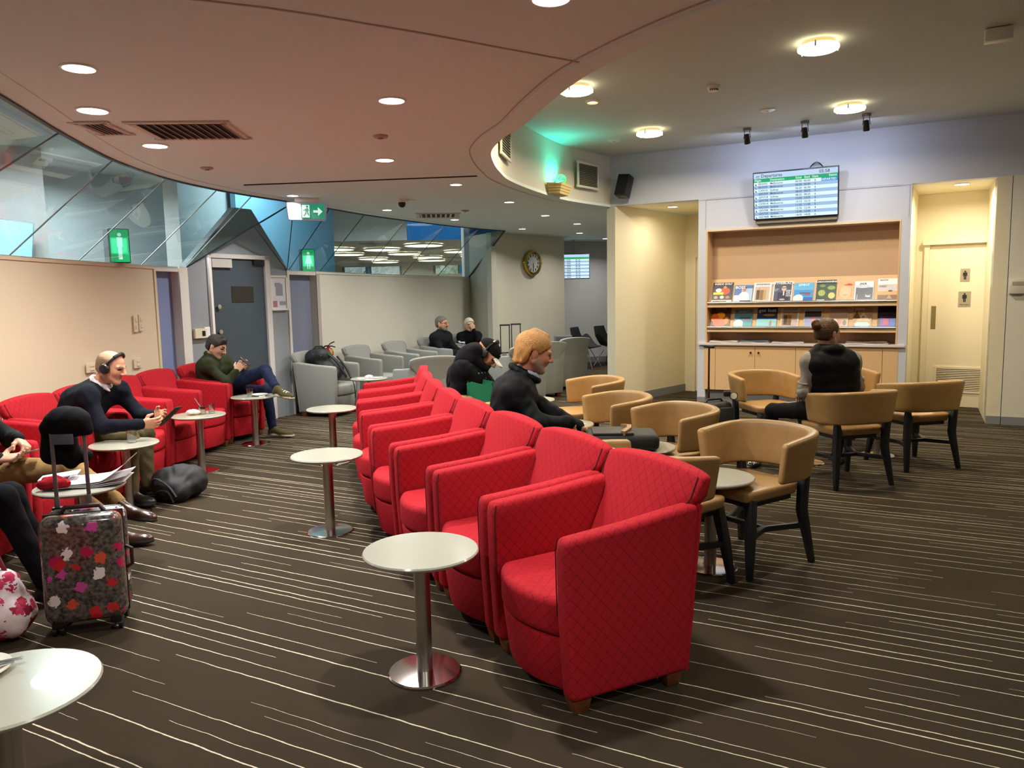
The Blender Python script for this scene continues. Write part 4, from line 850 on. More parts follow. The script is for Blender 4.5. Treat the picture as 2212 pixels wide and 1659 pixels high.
Zs = Vector((WN.x*math.cos(.2), WN.y*math.cos(.2), -math.sin(.2))); Xs = Vector((WD.x, WD.y, 0)); Ys = Zs.cross(Xs)
dep_screen('departures_screen', 'large flight departures screen tilted above the magazine rack', .93, .53, WP(sx, 2.635, .14), Xs, Ys, Zs)
lamp(WP(sx, 2.6, .22), 3.0, .5, (.75, .9, 1), 160, aim=WP(sx, 2.0, 2.5))
t = thing('screen_bracket', 'taupe wall bracket behind the departures screen', 'bracket', WP(sx, 2.5, .03)); MB().box((0, 0, -.08), (.92, .05, .20), WA).build('plate', M('bracket_taupe', '#7b7468', .5), t)
for s in (-.12, .12): MB().box((WD.x*s+WN.x*.05, WD.y*s+WN.y*.05, .1), (.03, .10, .03), WA).build('arm', dark_metal, t)
t = thing('screen_cable', 'dark cable looping over the top of the departures screen', 'cable', WP(sx+.22, 2.89, .06))
for k in range(2): MB().tube([(WD.x*x, WD.y*x, .10*math.sin((x+.1)/.2*PI)*(1-.12*k)) for x in np.linspace(-.1, .1, 14)], .004, 6).build('cable_strand', dark_metal, t)
# hanging screen at the far end, and the brass wall clock
dep_screen('hanging_screen', 'small departures screen hanging from the ceiling beyond the clock', .58, .50, (1.40, 16.55, 2.11), (1, 0, 0), (0, .08, 1), (0, -1, .08), False)
t = thing('screen_pole', 'ceiling pole holding the far departures screen', 'bracket', (1.37, 16.62, LOW)); MB().cyl((0, 0, 0), (0, 0, -.33), .018).build('pole', grey_pl, t); MB().box((0, 0, -.33), (.2, .06, .03)).build('clamp', black_pl, t)
uc, nc = plate_frame(PGr, PGc); brass = M('polished_brass', '#c9a94e', .18, metal=1, var=.05)
t = thing('wall_clock', 'round brass porthole clock on the far cream wall', 'clock', (.405+nc.x*.01, 15.10+nc.y*.01, 2.135)); ax = (nc.x, nc.y, 0)
MB().lathe([(.235, 0), (.245, .04), (.235, .075), (.20, .09), (.185, .075), (.18, .06)], 40, (0, 0, 0), ax, False).build('case', brass, t)
MB().lathe([(.185, .055), (.0, .056)], 36, (0, 0, 0), ax).build('dial', M('dial_grey', '#b6b9b4', .4), t)
for k in range(12): a = k*PI/6; onW(t, 'numeral', .022, .045, 0, 0, .056, .003, M('numeral_black', '#2e2c28', .5), 0, uc, nc).matrix_local = Matrix.Translation((uc.x*.145*math.sin(a), uc.y*.145*math.sin(a), .145*math.cos(a)))
for a, l in ((3.12, .12), (3.05, .085)): MB().tube([(nc.x*.062, nc.y*.062, 0), (uc.x*l*math.sin(a)+nc.x*.062, uc.y*l*math.sin(a)+nc.y*.062, l*math.cos(a))], .005, 6).build('hand', black_pl, t)
for s in (-1, 1): MB().ell((uc.x*.25*s+nc.x*.04, uc.y*.25*s+nc.y*.04, 0), (.025, .025, .03)).build('lug', brass, t)
# small wall plates on the cream wall behind the left seats, and intercom on the far right wall
uw = Vector((.112, 1.2)).normalized(); nw = Vector((uw.y, -uw.x))
for s0, q in ((0, (-3.80, 7.80, 1.335)), (0, (-3.793, 7.88, 1.335)), (0, (-3.80, 7.80, 1.25)), (0, (-3.793, 7.88, 1.25))):
    pass
for q, w_, h_, lab in (((-3.806, 7.795, 1.30), .07, .17, 'left of two small cream switch plates on the cream wall'), ((-3.797, 7.885, 1.305), .07, .17, 'right of two small cream switch plates on the cream wall'), ((-3.808, 7.78, .90), .13, .10, 'cream double socket above the red chairs'), ((-3.868, 7.03, .925), .15, .09, 'cream double socket left of the bald head')):
    t = thing('wall_plate', lab, 'wall plate', (q[0]+nw.x*.012, q[1]+nw.y*.012, q[2])); onW(t, 'plate', w_, h_, 0, 0, 0, .012, M('plate_cream', '#dccfb6', .4), .003, uw, nw)
    for z in (-h_*.2, h_*.2): onW(t, 'rocker', w_*.4, h_*.2, 0, z, .012, .006, M('plate_cream', '#dccfb6', .4), .001, uw, nw)
t = thing('door_intercom', 'cream boxy intercom on the wall at the right edge', 'intercom', WP(4.665, 1.50, .006), 0)
MB().box((WD.x*.0+WN.x*.03, WN.y*.03, 0), (.15, .06, .15), WA).build('housing', M('intercom_cream', '#d2cec0', .45), t, bevel=.008); MB().box((WN.x*.062, WN.y*.062, .035), (.10, .006, .035), WA).build('slot', M('intercom_slot', '#a5a294', .5), t); MB().box((WD.x*.12+WN.x*.03, WD.y*.12+WN.y*.03, 0), (.06, .05, .14), WA).build('side_unit', M('intercom_cream', '#d2cec0', .45), t, bevel=.006)
# ---------------------------------------------------------------- upholstered tub armchairs
red = quilt_material('red_quilted_fabric', '#ae1b27', '#5c0f16', .050, .026, .75)
grey_f = quilt_material('grey_woven_fabric', '#8f918d', '#858783', .01, .2, .5)
foot_w = M('stained_wood_foot', '#6b3a1e', .4, var=.15, vs=30)
def make_tub(name, label, fab, group):
    t = thing(name, label, 'armchair', (0, 0, 0), 0, group)
    for s in (-1, 1):
        m = MB(); x0, x1 = s*.245, s*.326
        P = [(-.270, .058), (-.288, .36), (-.293, .60), (-.286, .655), (0, .677), (.20, .70), (.30, .708), (.306, .66), (.278, .36), (.250, .058)]
        m.poly([(x0, y, z) for y, z in P], abs(x1-x0), (s, 0, 0)); m.build('arm', fab, t, bevel=.024, seg=3)
    def half(z): a = min(1, max(0, (z-.64)/.09)); a = a*a*(3-2*a); return .245+.075*a
    def zt(k): return .838-.024*k*k-.012*k**8
    def bf(u, v):
        k = 2*u-1; z = .38+v*(zt(k)-.38); return Vector((k*half(z), .100+.192*v+.03*abs(k)**3, z))
    def bb(u, v):
        k = 2*u-1; z = .38+v*(zt(k)-.38); return Vector((k*half(z), .272+.072*v+.032*v*v-.008*k*k, z))
    MB().slab(bf, bb, 21, 13).build('backrest', fab, t, bevel=.014, seg=3, smooth=50)
    pip = M('piping_'+fab.name, '#3f0a0e' if 'red' in fab.name else '#6f716e', .8)
    for e in (.035, .965): MB().tube([bf(e, v)+Vector((0, -.0015, .0)) for v in np.linspace(.66, .985, 10)], .0026, 5).build('piping', pip, t)
    for s in (-1, 1): MB().tube([(s*.2475, y-.001, z) for y, z in ((-.283, .36), (-.287, .60), (-.278, .648))], .0022, 5).build('piping', pip, t)
    def of(u, v): return Vector(((u-.5)*.644, .238+.062*v, .058+.645*v))
    MB().slab(of, lambda u, v: of(u, v)+Vector((0, .018, 0)), 5, 5).build('rear_panel', fab, t, bevel=.006)
    arc = [(-.243+.486*i/12, -.262-.075*(1-((i-6)/6)**2)) for i in range(13)]
    m = MB(); m.prism(arc+[(.243, .13), (-.243, .13)], .265, .425); 
    for v in m.bm.verts:
        if v.co.z > .4 and v.co.y < 0: v.co.z += -.012
    m.build('seat_cushion', fab, t, bevel=.032, seg=4, smooth=50)
    lo = [(x, y+.034) for x, y in arc]; m = MB(); mid = [(x, y+.006) for x, y in arc]
    m.prism(lo+[(.243, .2), (-.243, .2)], .058, .262, mid+[(.243, .2), (-.243, .2)]); m.build('front_panel', fab, t, bevel=.01, seg=2, smooth=50)
    for x in (-.27, .27):
        for y in (-.215, .2):
            MB().box((x, y, .030), (.078, .078, .060), None, .72).build('foot', foot_w, t, bevel=.004)
    return t
def face_rz(fx, fy): return math.atan2(fx, -fy)
CR = [(.167, 2.552), (-.133, 3.142), (-.424, 3.742), (-.713, 4.372), (-.968, 5.045), (-1.165, 5.722), (-1.325, 6.40), (-1.45, 7.09), (-1.53, 7.79)]
ords = ['nearest', 'second', 'third', 'fourth', 'fifth', 'sixth', 'seventh', 'farthest']
tub = None
for i in range(8):
    a, b = Vector(CR[i]), Vector(CR[i+1]); u = (b-a).normalized(); bk = Vector((u.y, -u.x)); c = (a+b)/2+bk*.302
    lab = '%s red quilted tub chair of the middle row counted from the front' % ords[i]
    rz = face_rz(-bk.x, -bk.y)
    if tub is None: tub = make_tub('tub_chair', lab, red, 'red chairs of the middle row'); tub.location = (c.x, c.y, 0); tub.rotation_euler.z = rz
    else: dup(tub, (c.x, c.y, 0), rz, lab)
LEFT = [((-3.16, 8.40), (.96, -.28), 'red tub chair under the man in the green jacket'), ((-3.27, 7.70), (.995, -.1), 'empty red tub chair next to the man in green'), ((-3.29, 7.04), (.999, -.04), 'empty red tub chair behind the dessert table'), ((-3.30, 6.38), (1, 0), 'red tub chair just behind the man with headphones'), ((-3.30, 5.72), (1, 0), 'red tub chair under the man with headphones'), ((-3.30, 5.05), (1, .03), 'red tub chair under the man in khaki trousers'), ((-3.28, 4.38), (1, .05), 'red tub chair left of the khaki trousers, at the frame edge'), ((-3.22, 3.70), (1, .07), 'red tub chair behind the flowered bag'), ((-2.02, 2.13), (1, .1), 'red tub chair below the nearest white table at the left edge')]
for (x, y), (fx, fy), lab in LEFT: dup(tub, (x, y, 0), face_rz(fx, fy), lab, 'red chairs along the left wall')
gtub = None
GREY = [((-2.42, 10.10), (.95, -.32), 'grey tub chair holding the black backpack'), ((-1.98, 11.15), (.918, -.397), 'empty grey tub chair beside the fire extinguisher'), ((-1.56, 12.05), (.918, -.397), 'empty grey tub chair along the far wall before the couple'), ((-1.13, 13.05), (.918, -.397), 'grey tub chair under the older man in black'), ((-.72, 13.85), (.85, -.52), 'grey tub chair under the older woman'),
        ((-1.02, 9.12), (-.45, .89), 'pale grey tub chair right behind the red row, seen from behind'), ((.06, 10.75), (-.55, .83), 'grey tub chair behind the blond head, seen from behind'), ((.35, 11.45), (-.6, .8), 'grey tub chair with greenish back left of the pier'), ((.80, 12.45), (-.62, .78), 'tall looking grey tub chair with greenish back before the black chairs')]
for (x, y), (fx, fy), lab in GREY:
    if gtub is None: gtub = make_tub('grey_tub_chair', lab, grey_f, 'grey tub chairs at the far end'); gtub.location = (x, y, 0); gtub.rotation_euler.z = face_rz(fx, fy)
    else: dup(gtub, (x, y, 0), face_rz(fx, fy), lab)

# ---------------------------------------------------------------- tan leather chairs
leather = M('tan_leather', '#a37f4e', .36, var=.18, vs=14, bump=.12, bs=260, spec=.5)
leg_b = M('black_stained_wood', '#14161a', .42, var=.15, vs=20)
def make_tan(label):
    t = thing('leather_chair', label, 'chair', (0, 0, 0), 0, 'tan leather chairs')
    P = [(-.215, -.245), (.215, -.245), (.235, -.2), (.225, .16), (.18, .215), (-.18, .215), (-.225, .16), (-.235, -.2)]
    m = MB(); m.prism([(x*.95, y*.95) for x, y in P], .395, .462, P); m.build('seat', leather, t, bevel=.022, seg=3, smooth=50)
    MB().prism([(x*.86, y*.86) for x, y in P], .37, .395).build('seat_frame', leg_b, t)
    def band(u, v, r):
        a = (u-.5)*math.radians(206); fl = .98+.115*v; k = abs(u-.5)*2
        return Vector(((.272+r)*fl*(math.sin(a)+.10*math.sin(3*a))*(1.02), .01+(.265+r)*fl*math.cos(a), .492-.02*k*k+v*(.252-.018*k*k)+.006*(1-k)+.05*max(0, k-.72)*(1-v)))
    MB().slab(lambda u, v: band(u, v, 0), lambda u, v: band(u, v, .052), 33, 6).build('backrest', leather, t, bevel=.02, seg=3, smooth=50)
    for s in (-1, 1):
        MB().tube([(s*.20, -.19, .41), (s*.225, -.22, .22), (s*.25, -.25, 0)], [.034, .032, .021], 4).build('leg', leg_b, t, bevel=.004)
        MB().tube([(s*.231, .219, .52), (s*.216, .212, .44), (s*.215, .205, .30), (s*.25, .255, 0)], [.024, .034, .034, .021], 4).build('leg', leg_b, t, bevel=.004)
        MB().tube([(s*.226, -.222, .215), (s*.135, -.03, .205), (s*.135, .02, .205), (s*.226, .222, .215)], .022, 4).build('side_stretcher', leg_b, t, bevel=.003)
    MB().tube([(-.135, 0, .205), (.135, 0, .205)], .02, 4).build('cross_stretcher', leg_b, t, bevel=.003)
    return t
TAN = [((1.30, 4.215), (-.85, -.53), 'tan leather chair nearest the viewer with its whole seat in view'),
       ((.77, 3.89), (.80, .60), 'tan leather chair seen from behind over the nearest red chair'),
       ((1.00, 5.09), (-.93, -.36), 'empty tan leather chair just behind the black briefcase'),
       ((.69, 5.78), (-.97, -.25), 'empty tan leather chair between the briefcase and the far armchair'),
       ((.66, 6.98), (-.95, -.30), 'farthest tan leather chair beside the yellow alcove'),
       ((-.30, 6.30), (.88, .47), 'tan leather chair under the man in the black hoodie'),
       ((2.40, 7.14), (.25, -.97), 'tan leather chair behind the black cabin suitcase'),
       ((2.60, 5.97), (-.257, .966), 'tan leather chair under the woman in the puffer vest'),
       ((3.22, 7.35), (.15, -.99), 'tan leather chair half hidden behind the puffer vest'),
       ((3.42, 6.50), (-.215, .977), 'tan leather chair on the right, its back to the viewer')]
tan = None
for (x, y), (fx, fy), lab in TAN:
    if tan is None: tan = make_tan(lab); tan.location = (x, y, 0); tan.rotation_euler.z = face_rz(fx, fy)
    else: dup(tan, (x, y, 0), face_rz(fx, fy), lab)

# ---------------------------------------------------------------- round white side tables
def make_table(lab):
    t = thing('side_table', lab, 'table', (0, 0, 0), 0, 'round white side tables')
    MB().lathe([(0, .492), (.215, .492), (.227, .498), (.230, .506), (.226, .512), (0, .513)], 48).build('table_top', table_w, t, smooth=50)
    MB().lathe([(.055, .482), (.055, .492), (0, .492)], 24).build('top_plate', dark_metal, t)
    MB().cyl((0, 0, .012), (0, 0, .484), .032, n=28).build('column', steel, t)
    MB().lathe([(.148, 0), (.148, .006), (.142, .011), (.036, .016), (0, .016)], 40).build('base', chrome, t, smooth=30)
    return t
TABLES = [((-.374, 2.953), 'nearest complete white side table beside the red row'), ((-1.201, 4.875), 'second white side table along the red row'), ((-1.659, 6.992), 'third white side table at the far end of the red row'), ((-1.34, 1.905), 'white side table cut off by the bottom left corner'),
          ((-2.39, 4.15), 'white side table with newspapers behind the suitcase handle'), ((-2.777, 5.415), 'white side table with a single tumbler'), ((-2.783, 6.746), 'white side table with dessert glass and napkin'), ((-2.72, 8.02), 'white side table with tumbler and plate by the green jacket'), ((-1.80, 9.64), 'side table with a computer mouse between grey chairs'),
          ((1.07, 4.086), 'white side table between the two nearest tan chairs'), ((.83, 4.945), 'white side table under the black briefcase'), ((.18, 7.35), 'small looking white side table before the farthest tan chair'), ((.40, 5.90), 'white side table in front of the blond man'), ((2.57, 6.62), 'white side table in front of the woman in the vest'), ((3.30, 6.86), 'white side table between the two right tan chairs')]
tab = None
for (x, y), lab in TABLES:
    if tab is None: tab = make_table(lab); tab.location = (x, y, 0)
    else: dup(tab, (x, y, 0), 0, lab)

# ---------------------------------------------------------------- black shell chairs at the far end
def make_shell(lab):
    t = thing('shell_chair', lab, 'chair', (0, 0, 0), 0, 'black shell chairs'); bl = M('black_felt', '#15161c', .7)
    def f(u, v):
        k = 2*u-1
        if v < .5: w = v/.5; y, z = -.24+.40*w, .44-.03*math.sin(w*PI)
        else: w = (v-.5)/.5; y, z = .16+.12*w, .44+.40*w
        wd = .26-.05*max(0, v-.6)/.4; rise = .27*math.exp(-((v-.42)/.22)**2)*abs(k)**3
        return Vector((k*(wd+.03*abs(k)*math.exp(-((v-.42)/.2)**2)), y-.05*abs(k)**2*max(0, v-.5), z+rise))
    MB().slab(f, lambda u, v: f(u, v)+Vector((0, .012*(v > .5), -.018)), 13, 17).build('shell', bl, t, bevel=.006, smooth=50)
    for sx in (-1, 1):
        for sy in (-1, 1): MB().tube([(sx*.06, sy*.05, .41), (sx*.25, sy*.24, 0)], .009, 8).build('leg', chrome, t)
    return t
s0 = make_shell('black shell chair with thin steel legs left of the wall pier'); s0.location = (1.55, 15.95, 0); s0.rotation_euler.z = face_rz(.88, -.47)
dup(s0, (2.10, 16.40, 0), face_rz(.8, -.6), 'black shell chair half hidden by the wall pier')
t = thing('grey_cabinet_box', 'small grey box standing in front of the black shell chairs', 'box', (1.02, 15.1, 0)); MB().box((0, 0, .36), (.34, .3, .72)).build('housing', M('box_grey', '#77757c', .5), t, bevel=.01); MB().box((0, -.152, .60), (.30, .006, .2)).build('front_panel', M('box_grey2', '#5f5e66', .5), t)
# ---------------------------------------------------------------- people: bodies grown as one smooth distance-field surface
def V(*a): return np.array(a, float)
def unit(v): v = np.array(v, float); return v/np.linalg.norm(v)
class SDF:
    def __init__(s): s.p = []
    def rc(s, a, b, r1, r2, m=0, k=.02): s.p.append(('c', V(*a), V(*b), r1, r2, m, k)); return s
    def el(s, c, r, m=0, k=.02, R=None): s.p.append(('e', V(*c), V(*r), np.eye(3) if R is None else np.array(R), 0, m, k)); return s
    @staticmethod
    def dist(q, P):
        if q[0] == 'c':
            a, b, r1, r2 = q[1:5]; ba = b-a; h = np.clip(((P-a)@ba)/max(ba@ba, 1e-9), 0, 1)
            return np.linalg.norm(P-a-h[..., None]*ba, axis=-1)-(r1+(r2-r1)*h)
        L = (P-q[1])@q[3].T; k0 = np.linalg.norm(L/q[2], axis=-1); k1 = np.linalg.norm(L/q[2]**2, axis=-1)
        return k0*(k0-1)/np.maximum(k1, 1e-6)
    def box(s):
        lo, hi = [], []
        for q in s.p:
            if q[0] == 'c': r = max(q[3], q[4]); lo.append(np.minimum(q[1], q[2])-r); hi.append(np.maximum(q[1], q[2])+r)
            else: r = q[2].max(); lo.append(q[1]-r); hi.append(q[1]+r)
        return np.min(lo, 0), np.max(hi, 0), lo, hi
    def mesh(s, h, clip=None, wrinkle=0., ck=0.):
        lo, hi, L, Hh = s.box(); o = lo-3*h; n = np.ceil((hi-o)/h).astype(int)+4
        D = np.full(n, 1.0, np.float32)
        for q, l, g in zip(s.p, L, Hh):
            e = q[6]+2*h; i0 = np.maximum(0, np.floor((l-e-o)/h).astype(int)); i1 = np.minimum(n, np.ceil((g+e-o)/h).astype(int)+1)
            ax = [o[d]+h*np.arange(i0[d], i1[d]) for d in range(3)]; P = np.stack(np.meshgrid(*ax, indexing='ij'), -1)
            sl = tuple(slice(i0[d], i1[d]) for d in range(3)); d = s.dist(q, P); k = q[6]; A = D[sl]
            hh = np.maximum(k-np.abs(A-d), 0)/k; D[sl] = np.minimum(A, d)-hh*hh*k*.25
        if wrinkle or clip:
            P = np.stack(np.meshgrid(*[o[d]+h*np.arange(n[d]) for d in range(3)], indexing='ij'), -1)
            if wrinkle:
                x, y, z = P[..., 0], P[..., 1], P[..., 2]
                D += (wrinkle*(np.sin(31*z+9*x+3*np.sin(17*y))*np.sin(23*x-13*y+2*np.sin(19*z))+.5*np.sin(57*z+21*y+4*np.sin(29*x)))).astype(np.float32)
            if clip:
                cv = clip(P); hh = np.maximum(ck-np.abs(D-cv), 0)/max(ck, 1e-6); D = (np.maximum(D, cv)+hh*hh*ck*.25).astype(np.float32)
        S = D < 0; c = sum(S[a:n[0]-1+a, b:n[1]-1+b, e:n[2]-1+e].astype(np.int8) for a in (0, 1) for b in (0, 1) for e in (0, 1))
        act = (c > 0) & (c < 8); cells = np.argwhere(act); idx = np.full(act.shape, -1, np.int64); idx[act] = np.arange(len(cells))
        Pp = np.zeros((len(cells), 3)); cn = np.zeros(len(cells)); cor = [V(a, b, e).astype(int) for a in (0, 1) for b in (0, 1) for e in (0, 1)]
        for i in range(8):
            for j in range(i+1, 8):
                if np.abs(cor[i]-cor[j]).sum() != 1: continue
                va = D[tuple((cells+cor[i]).T)]; vb = D[tuple((cells+cor[j]).T)]; m = (va < 0) != (vb < 0)
                t = va[m]/(va[m]-vb[m]); Pp[m] += cor[i]+t[:, None]*(cor[j]-cor[i]); cn[m] += 1
        Vt = o+h*(cells+Pp/cn[:, None]); F = []
        for ax in range(3):
            b, e = [(1, 2), (2, 0), (0, 1)][ax]; sa = [slice(None)]*3; sb = [slice(None)]*3; sa[ax] = slice(0, -1); sb[ax] = slice(1, None)
            X = S[tuple(sa)] != S[tuple(sb)]; ed = np.argwhere(X); ed = ed[(ed[:, b] > 0) & (ed[:, e] > 0) & (ed[:, b] < act.shape[b]) & (ed[:, e] < act.shape[e])]
            ob, oe = np.zeros(3, int), np.zeros(3, int); ob[b] = 1; oe[e] = 1
            q = np.stack([idx[tuple((ed-ob-oe).T)], idx[tuple((ed-oe).T)], idx[tuple(ed.T)], idx[tuple((ed-ob).T)]], 1)
            fl = S[tuple(ed.T)]; q[~fl] = q[~fl][:, ::-1]; F.append(q)
        F = np.concatenate(F); F = F[(F >= 0).all(1)]
        ds = np.stack([s.dist(q, Vt) for q in s.p], 1); mi = np.array([q[5] for q in s.p])[ds.argmin(1)]
        return Vt, F, mi[F[:, 0]]

def sdf_object(name, pieces, mats, parent, origin):
    vs, fs, ms, k = [], [], [], 0
    for v, f, m in pieces: vs.append(v-np.array(origin)); fs.append(f+k); ms.append(m); k += len(v)
    v, f, m = np.concatenate(vs), np.concatenate(fs), np.concatenate(ms)
    me = bpy.data.meshes.new(name); me.vertices.add(len(v)); me.vertices.foreach_set('co', v.astype(np.float32).ravel())
    me.loops.add(len(f)*4); me.loops.foreach_set('vertex_index', f.astype(np.int32).ravel()); me.polygons.add(len(f)); me.polygons.foreach_set('loop_start', np.arange(0, len(f)*4, 4, dtype=np.int32)); me.polygons.foreach_set('loop_total', np.full(len(f), 4, np.int32))
    for x in mats: me.materials.append(x)
    me.polygons.foreach_set('material_index', m.astype(np.int32)); me.polygons.foreach_set('use_smooth', [True]*len(f)); me.update(); me.validate()
    return link(name, me, parent)

def hand_prims(s, w, d, n, side, curl=(.5, .6, .4), k=.008, sc=1., spread=.06, thumb=.6):
    """w wrist, d towards the fingers, n the way the palm faces, side +1/-1 puts the thumb along d x n"""
    d = unit(d); n = unit(np.array(n)-d*np.dot(n, d)); t = np.cross(d, n)*side; w = np.array(w)
    off, ln = (.031, .011, -.010, -.029), (.072, .080, .074, .058)
    for i, (o, l) in enumerate(zip(off, ln)):
        kn = w+d*(.088-.006*abs(i-1))*sc+t*o*sc; s.rc(w+t*o*.6*sc, kn, .0155*sc, .0115*sc, 0, .014)
        p, a = kn, 0.
        dd0 = unit(d+t*spread*(1.5-i)*.5)
        for seg, (fr, c) in enumerate(zip((.45, .3, .25), curl)):
            a += c*(1+.08*i); dd = dd0*math.cos(a)+n*math.sin(a); q = p+dd*l*fr*sc; s.rc(p, q, (.0098-.0010*seg)*sc, (.0090-.0010*seg)*sc, 0, .004); p = q
    s.el(w+d*.05*sc+n*.004, V(.03, .05, .016)*sc, 0, .012, np.array([t, d, n]))
    b = w+d*.022*sc+t*.026*sc; e = unit(d*.62+t*.62+n*thumb); q = b+e*.042*sc; s.rc(w+d*.02*sc, q, .017*sc, .0125*sc, 0, .012); e2 = unit(d*.85+t*.15+n*thumb); s.rc(q, q+e2*.034*sc, .0115*sc, .009*sc, 0, .004)

def head_prims(s, c, fwd, up, sc=1., lips=1, beard=0, female=False):
    Y = unit(fwd); Z = unit(np.array(up)-Y*np.dot(up, Y)); X = np.cross(Y, Z); R = np.array([X, Y, Z]); c = np.array(c)
    g = lambda x, y, z: c+(X*x+Y*y+Z*z)*sc
    r = lambda *a: V(*a)*sc
    E = lambda p, rr, m=0, k=.015: s.el(g(*p), r(*rr), m, k*sc, R)
    C = lambda a, b, r1, r2, m=0, k=.012: s.rc(g(*a), g(*b), r1*sc, r2*sc, m, k*sc)
    E((0, -.014, .033), (.0755, .098, .083)); E((0, .026, -.03), (.060, .066, .085), 0, .03)
    for x in (-1, 1):
        C((x*.054, -.002, -.045), (x*.022, .064, -.092), .026, .020, 0, .025)
        E((x*.038, .056, -.020), (.022, .022, .024), 0, .03); E((x*.0775, -.012, -.004), (.010, .021, .033), 0, .006); E((x*.080, -.018, .012), (.006, .012, .014), 0, .004)
        E((x*.030, .0790, .010), (.0098, .0105, .0036), 2, .002); C((x*.016, .0900, .0285), (x*.045, .0765, .0310), .0032, .0026, 3, .002); C((x*.012, .0820, .024), (x*.048, .069, .025), .0095, .008, 0, .018)
        E((x*.012, .1, -.026), (.010, .010, .0085), 0, .006)
    E((0, .073, -.100), (.024, .020, .018), 3 if beard else 0, .02)
    C((0, .090, .022), (0, .114, -.020), .0075, .0125, 0, .012)
    E((0, .0885, -.053), (.0145, .0075, .0036), 1, .003); E((0, .0870, -.0605), (.013, .0080, .0044), 1, .003)
    if beard:
        for x in (-1, 1): C((x*.060, .008, -.050), (x*.022, .068, -.094), .0215, .0205, 3, .012); C((x*.004, .094, -.044), (x*.030, .078, -.056), .0075, .0065, 3, .006)
    return X, Y, Z

def hair_piece(c, fwd, up, sc, grow, front=.03, slope=.9, nape=-.072, top=None, strand=.002, h=.005, extra=None, back=0., ear=.010):
    Y = unit(fwd); Z = unit(np.array(up)-Y*np.dot(up, Y)); X = np.cross(Y, Z); R = np.array([X, Y, Z]); c = np.array(c)
    s = SDF(); s.el(c+(Y*(-.016-back)+Z*.035)*sc, V(.0765+grow, .0985+grow+back, .084+grow)*sc, 3, .02, R)
    s.el(c+(Y*(-.03-back)+Z*-.02)*sc, V(.068+grow, .075+grow, .075)*sc, 3, .03, R)
    for q in (extra or []): s.rc(c+(X*q[0][0]+Y*q[0][1]+Z*q[0][2])*sc, c+(X*q[1][0]+Y*q[1][1]+Z*q[1][2])*sc, q[2]*sc, q[3]*sc, 3, .02)
    ext = bool(extra)
    def clip(P):
        L = (P-c)/sc; x, y, z = L@X, L@Y, L@Z
        d = np.maximum(y-slope*z-front, nape-z)
        d = np.maximum(d, np.where((y > -.040) & (y < .012), ear-z, -1))
        if top is not None: d = np.maximum(d, z-top)
        th = np.arctan2(x, z-.0); w = strand*(np.sin(34*th+40*y)+.6*np.sin(71*th-60*y+3*np.sin(50*z)))
        return d*sc+w
    if ext:
        def clip2(P, base=clip):
            L = (P-c)/sc; x, y, z = L@X, L@Y, L@Z; th = np.arctan2(x, z); w = strand*(np.sin(34*th+40*y)+.6*np.sin(71*th-60*y))
            return np.where(y < -.040, np.maximum(nape-z, -1)*sc+w, base(P))
        return s.mesh(h, clip2, 0., .016)
    return s.mesh(h, clip, 0., .016)

def shoe_piece(ankle, toe, up=(0, 0, 1), sc=1., h=.007, sole=.022):
    a, t, u = np.array(ankle, float), np.array(toe, float), unit(up); f = unit(t-a-u*np.dot(t-a, u)); sd = np.cross(f, u); s = SDF()
    base = a-u*.075*sc; L = max(.12, np.dot(t-a, f)); R = np.array([sd, f, u])
    s.el(base-f*.015*sc+u*.03*sc, V(.036, .05, .04)*sc, 0, .03, R); s.el(base+f*L*.62+u*.02*sc, V(.045, L*.46, .036), 0, .03, R)
    s.rc(a-u*.005, base+f*L*.45+u*.03*sc, .04*sc, .03*sc, 0, .03); s.el(base+f*L*.3+u*.004, V(.040, L*.62, .018), 1, .004, R); s.el(base+f*L*.68+u*.004, V(.048, L*.42, .018), 1, .004, R)
    b = base-u*.012
    return s.mesh(h, lambda P: -((P-b)@u))

def hairm(n, c, st=(1, 1, .12), var=.45): return M('hair_'+n, c, .5, var=var, vs=260, bump=.7, bs=420, stretch=st, spec=.4)
SK = {}
def skin_mat(n, c): return M('skin_'+n, c, .5, var=.08, vs=60, spec=.35)
lip_m = M('lip', '#a5645a', .5); eye_m = M('eye_dark', '#2a211d', .3)
def cloth(n, c, rough=.9, var=.12): return M('cloth_'+n, c, rough, var=var, vs=25, bump=.25, bs=180, spec=.15)

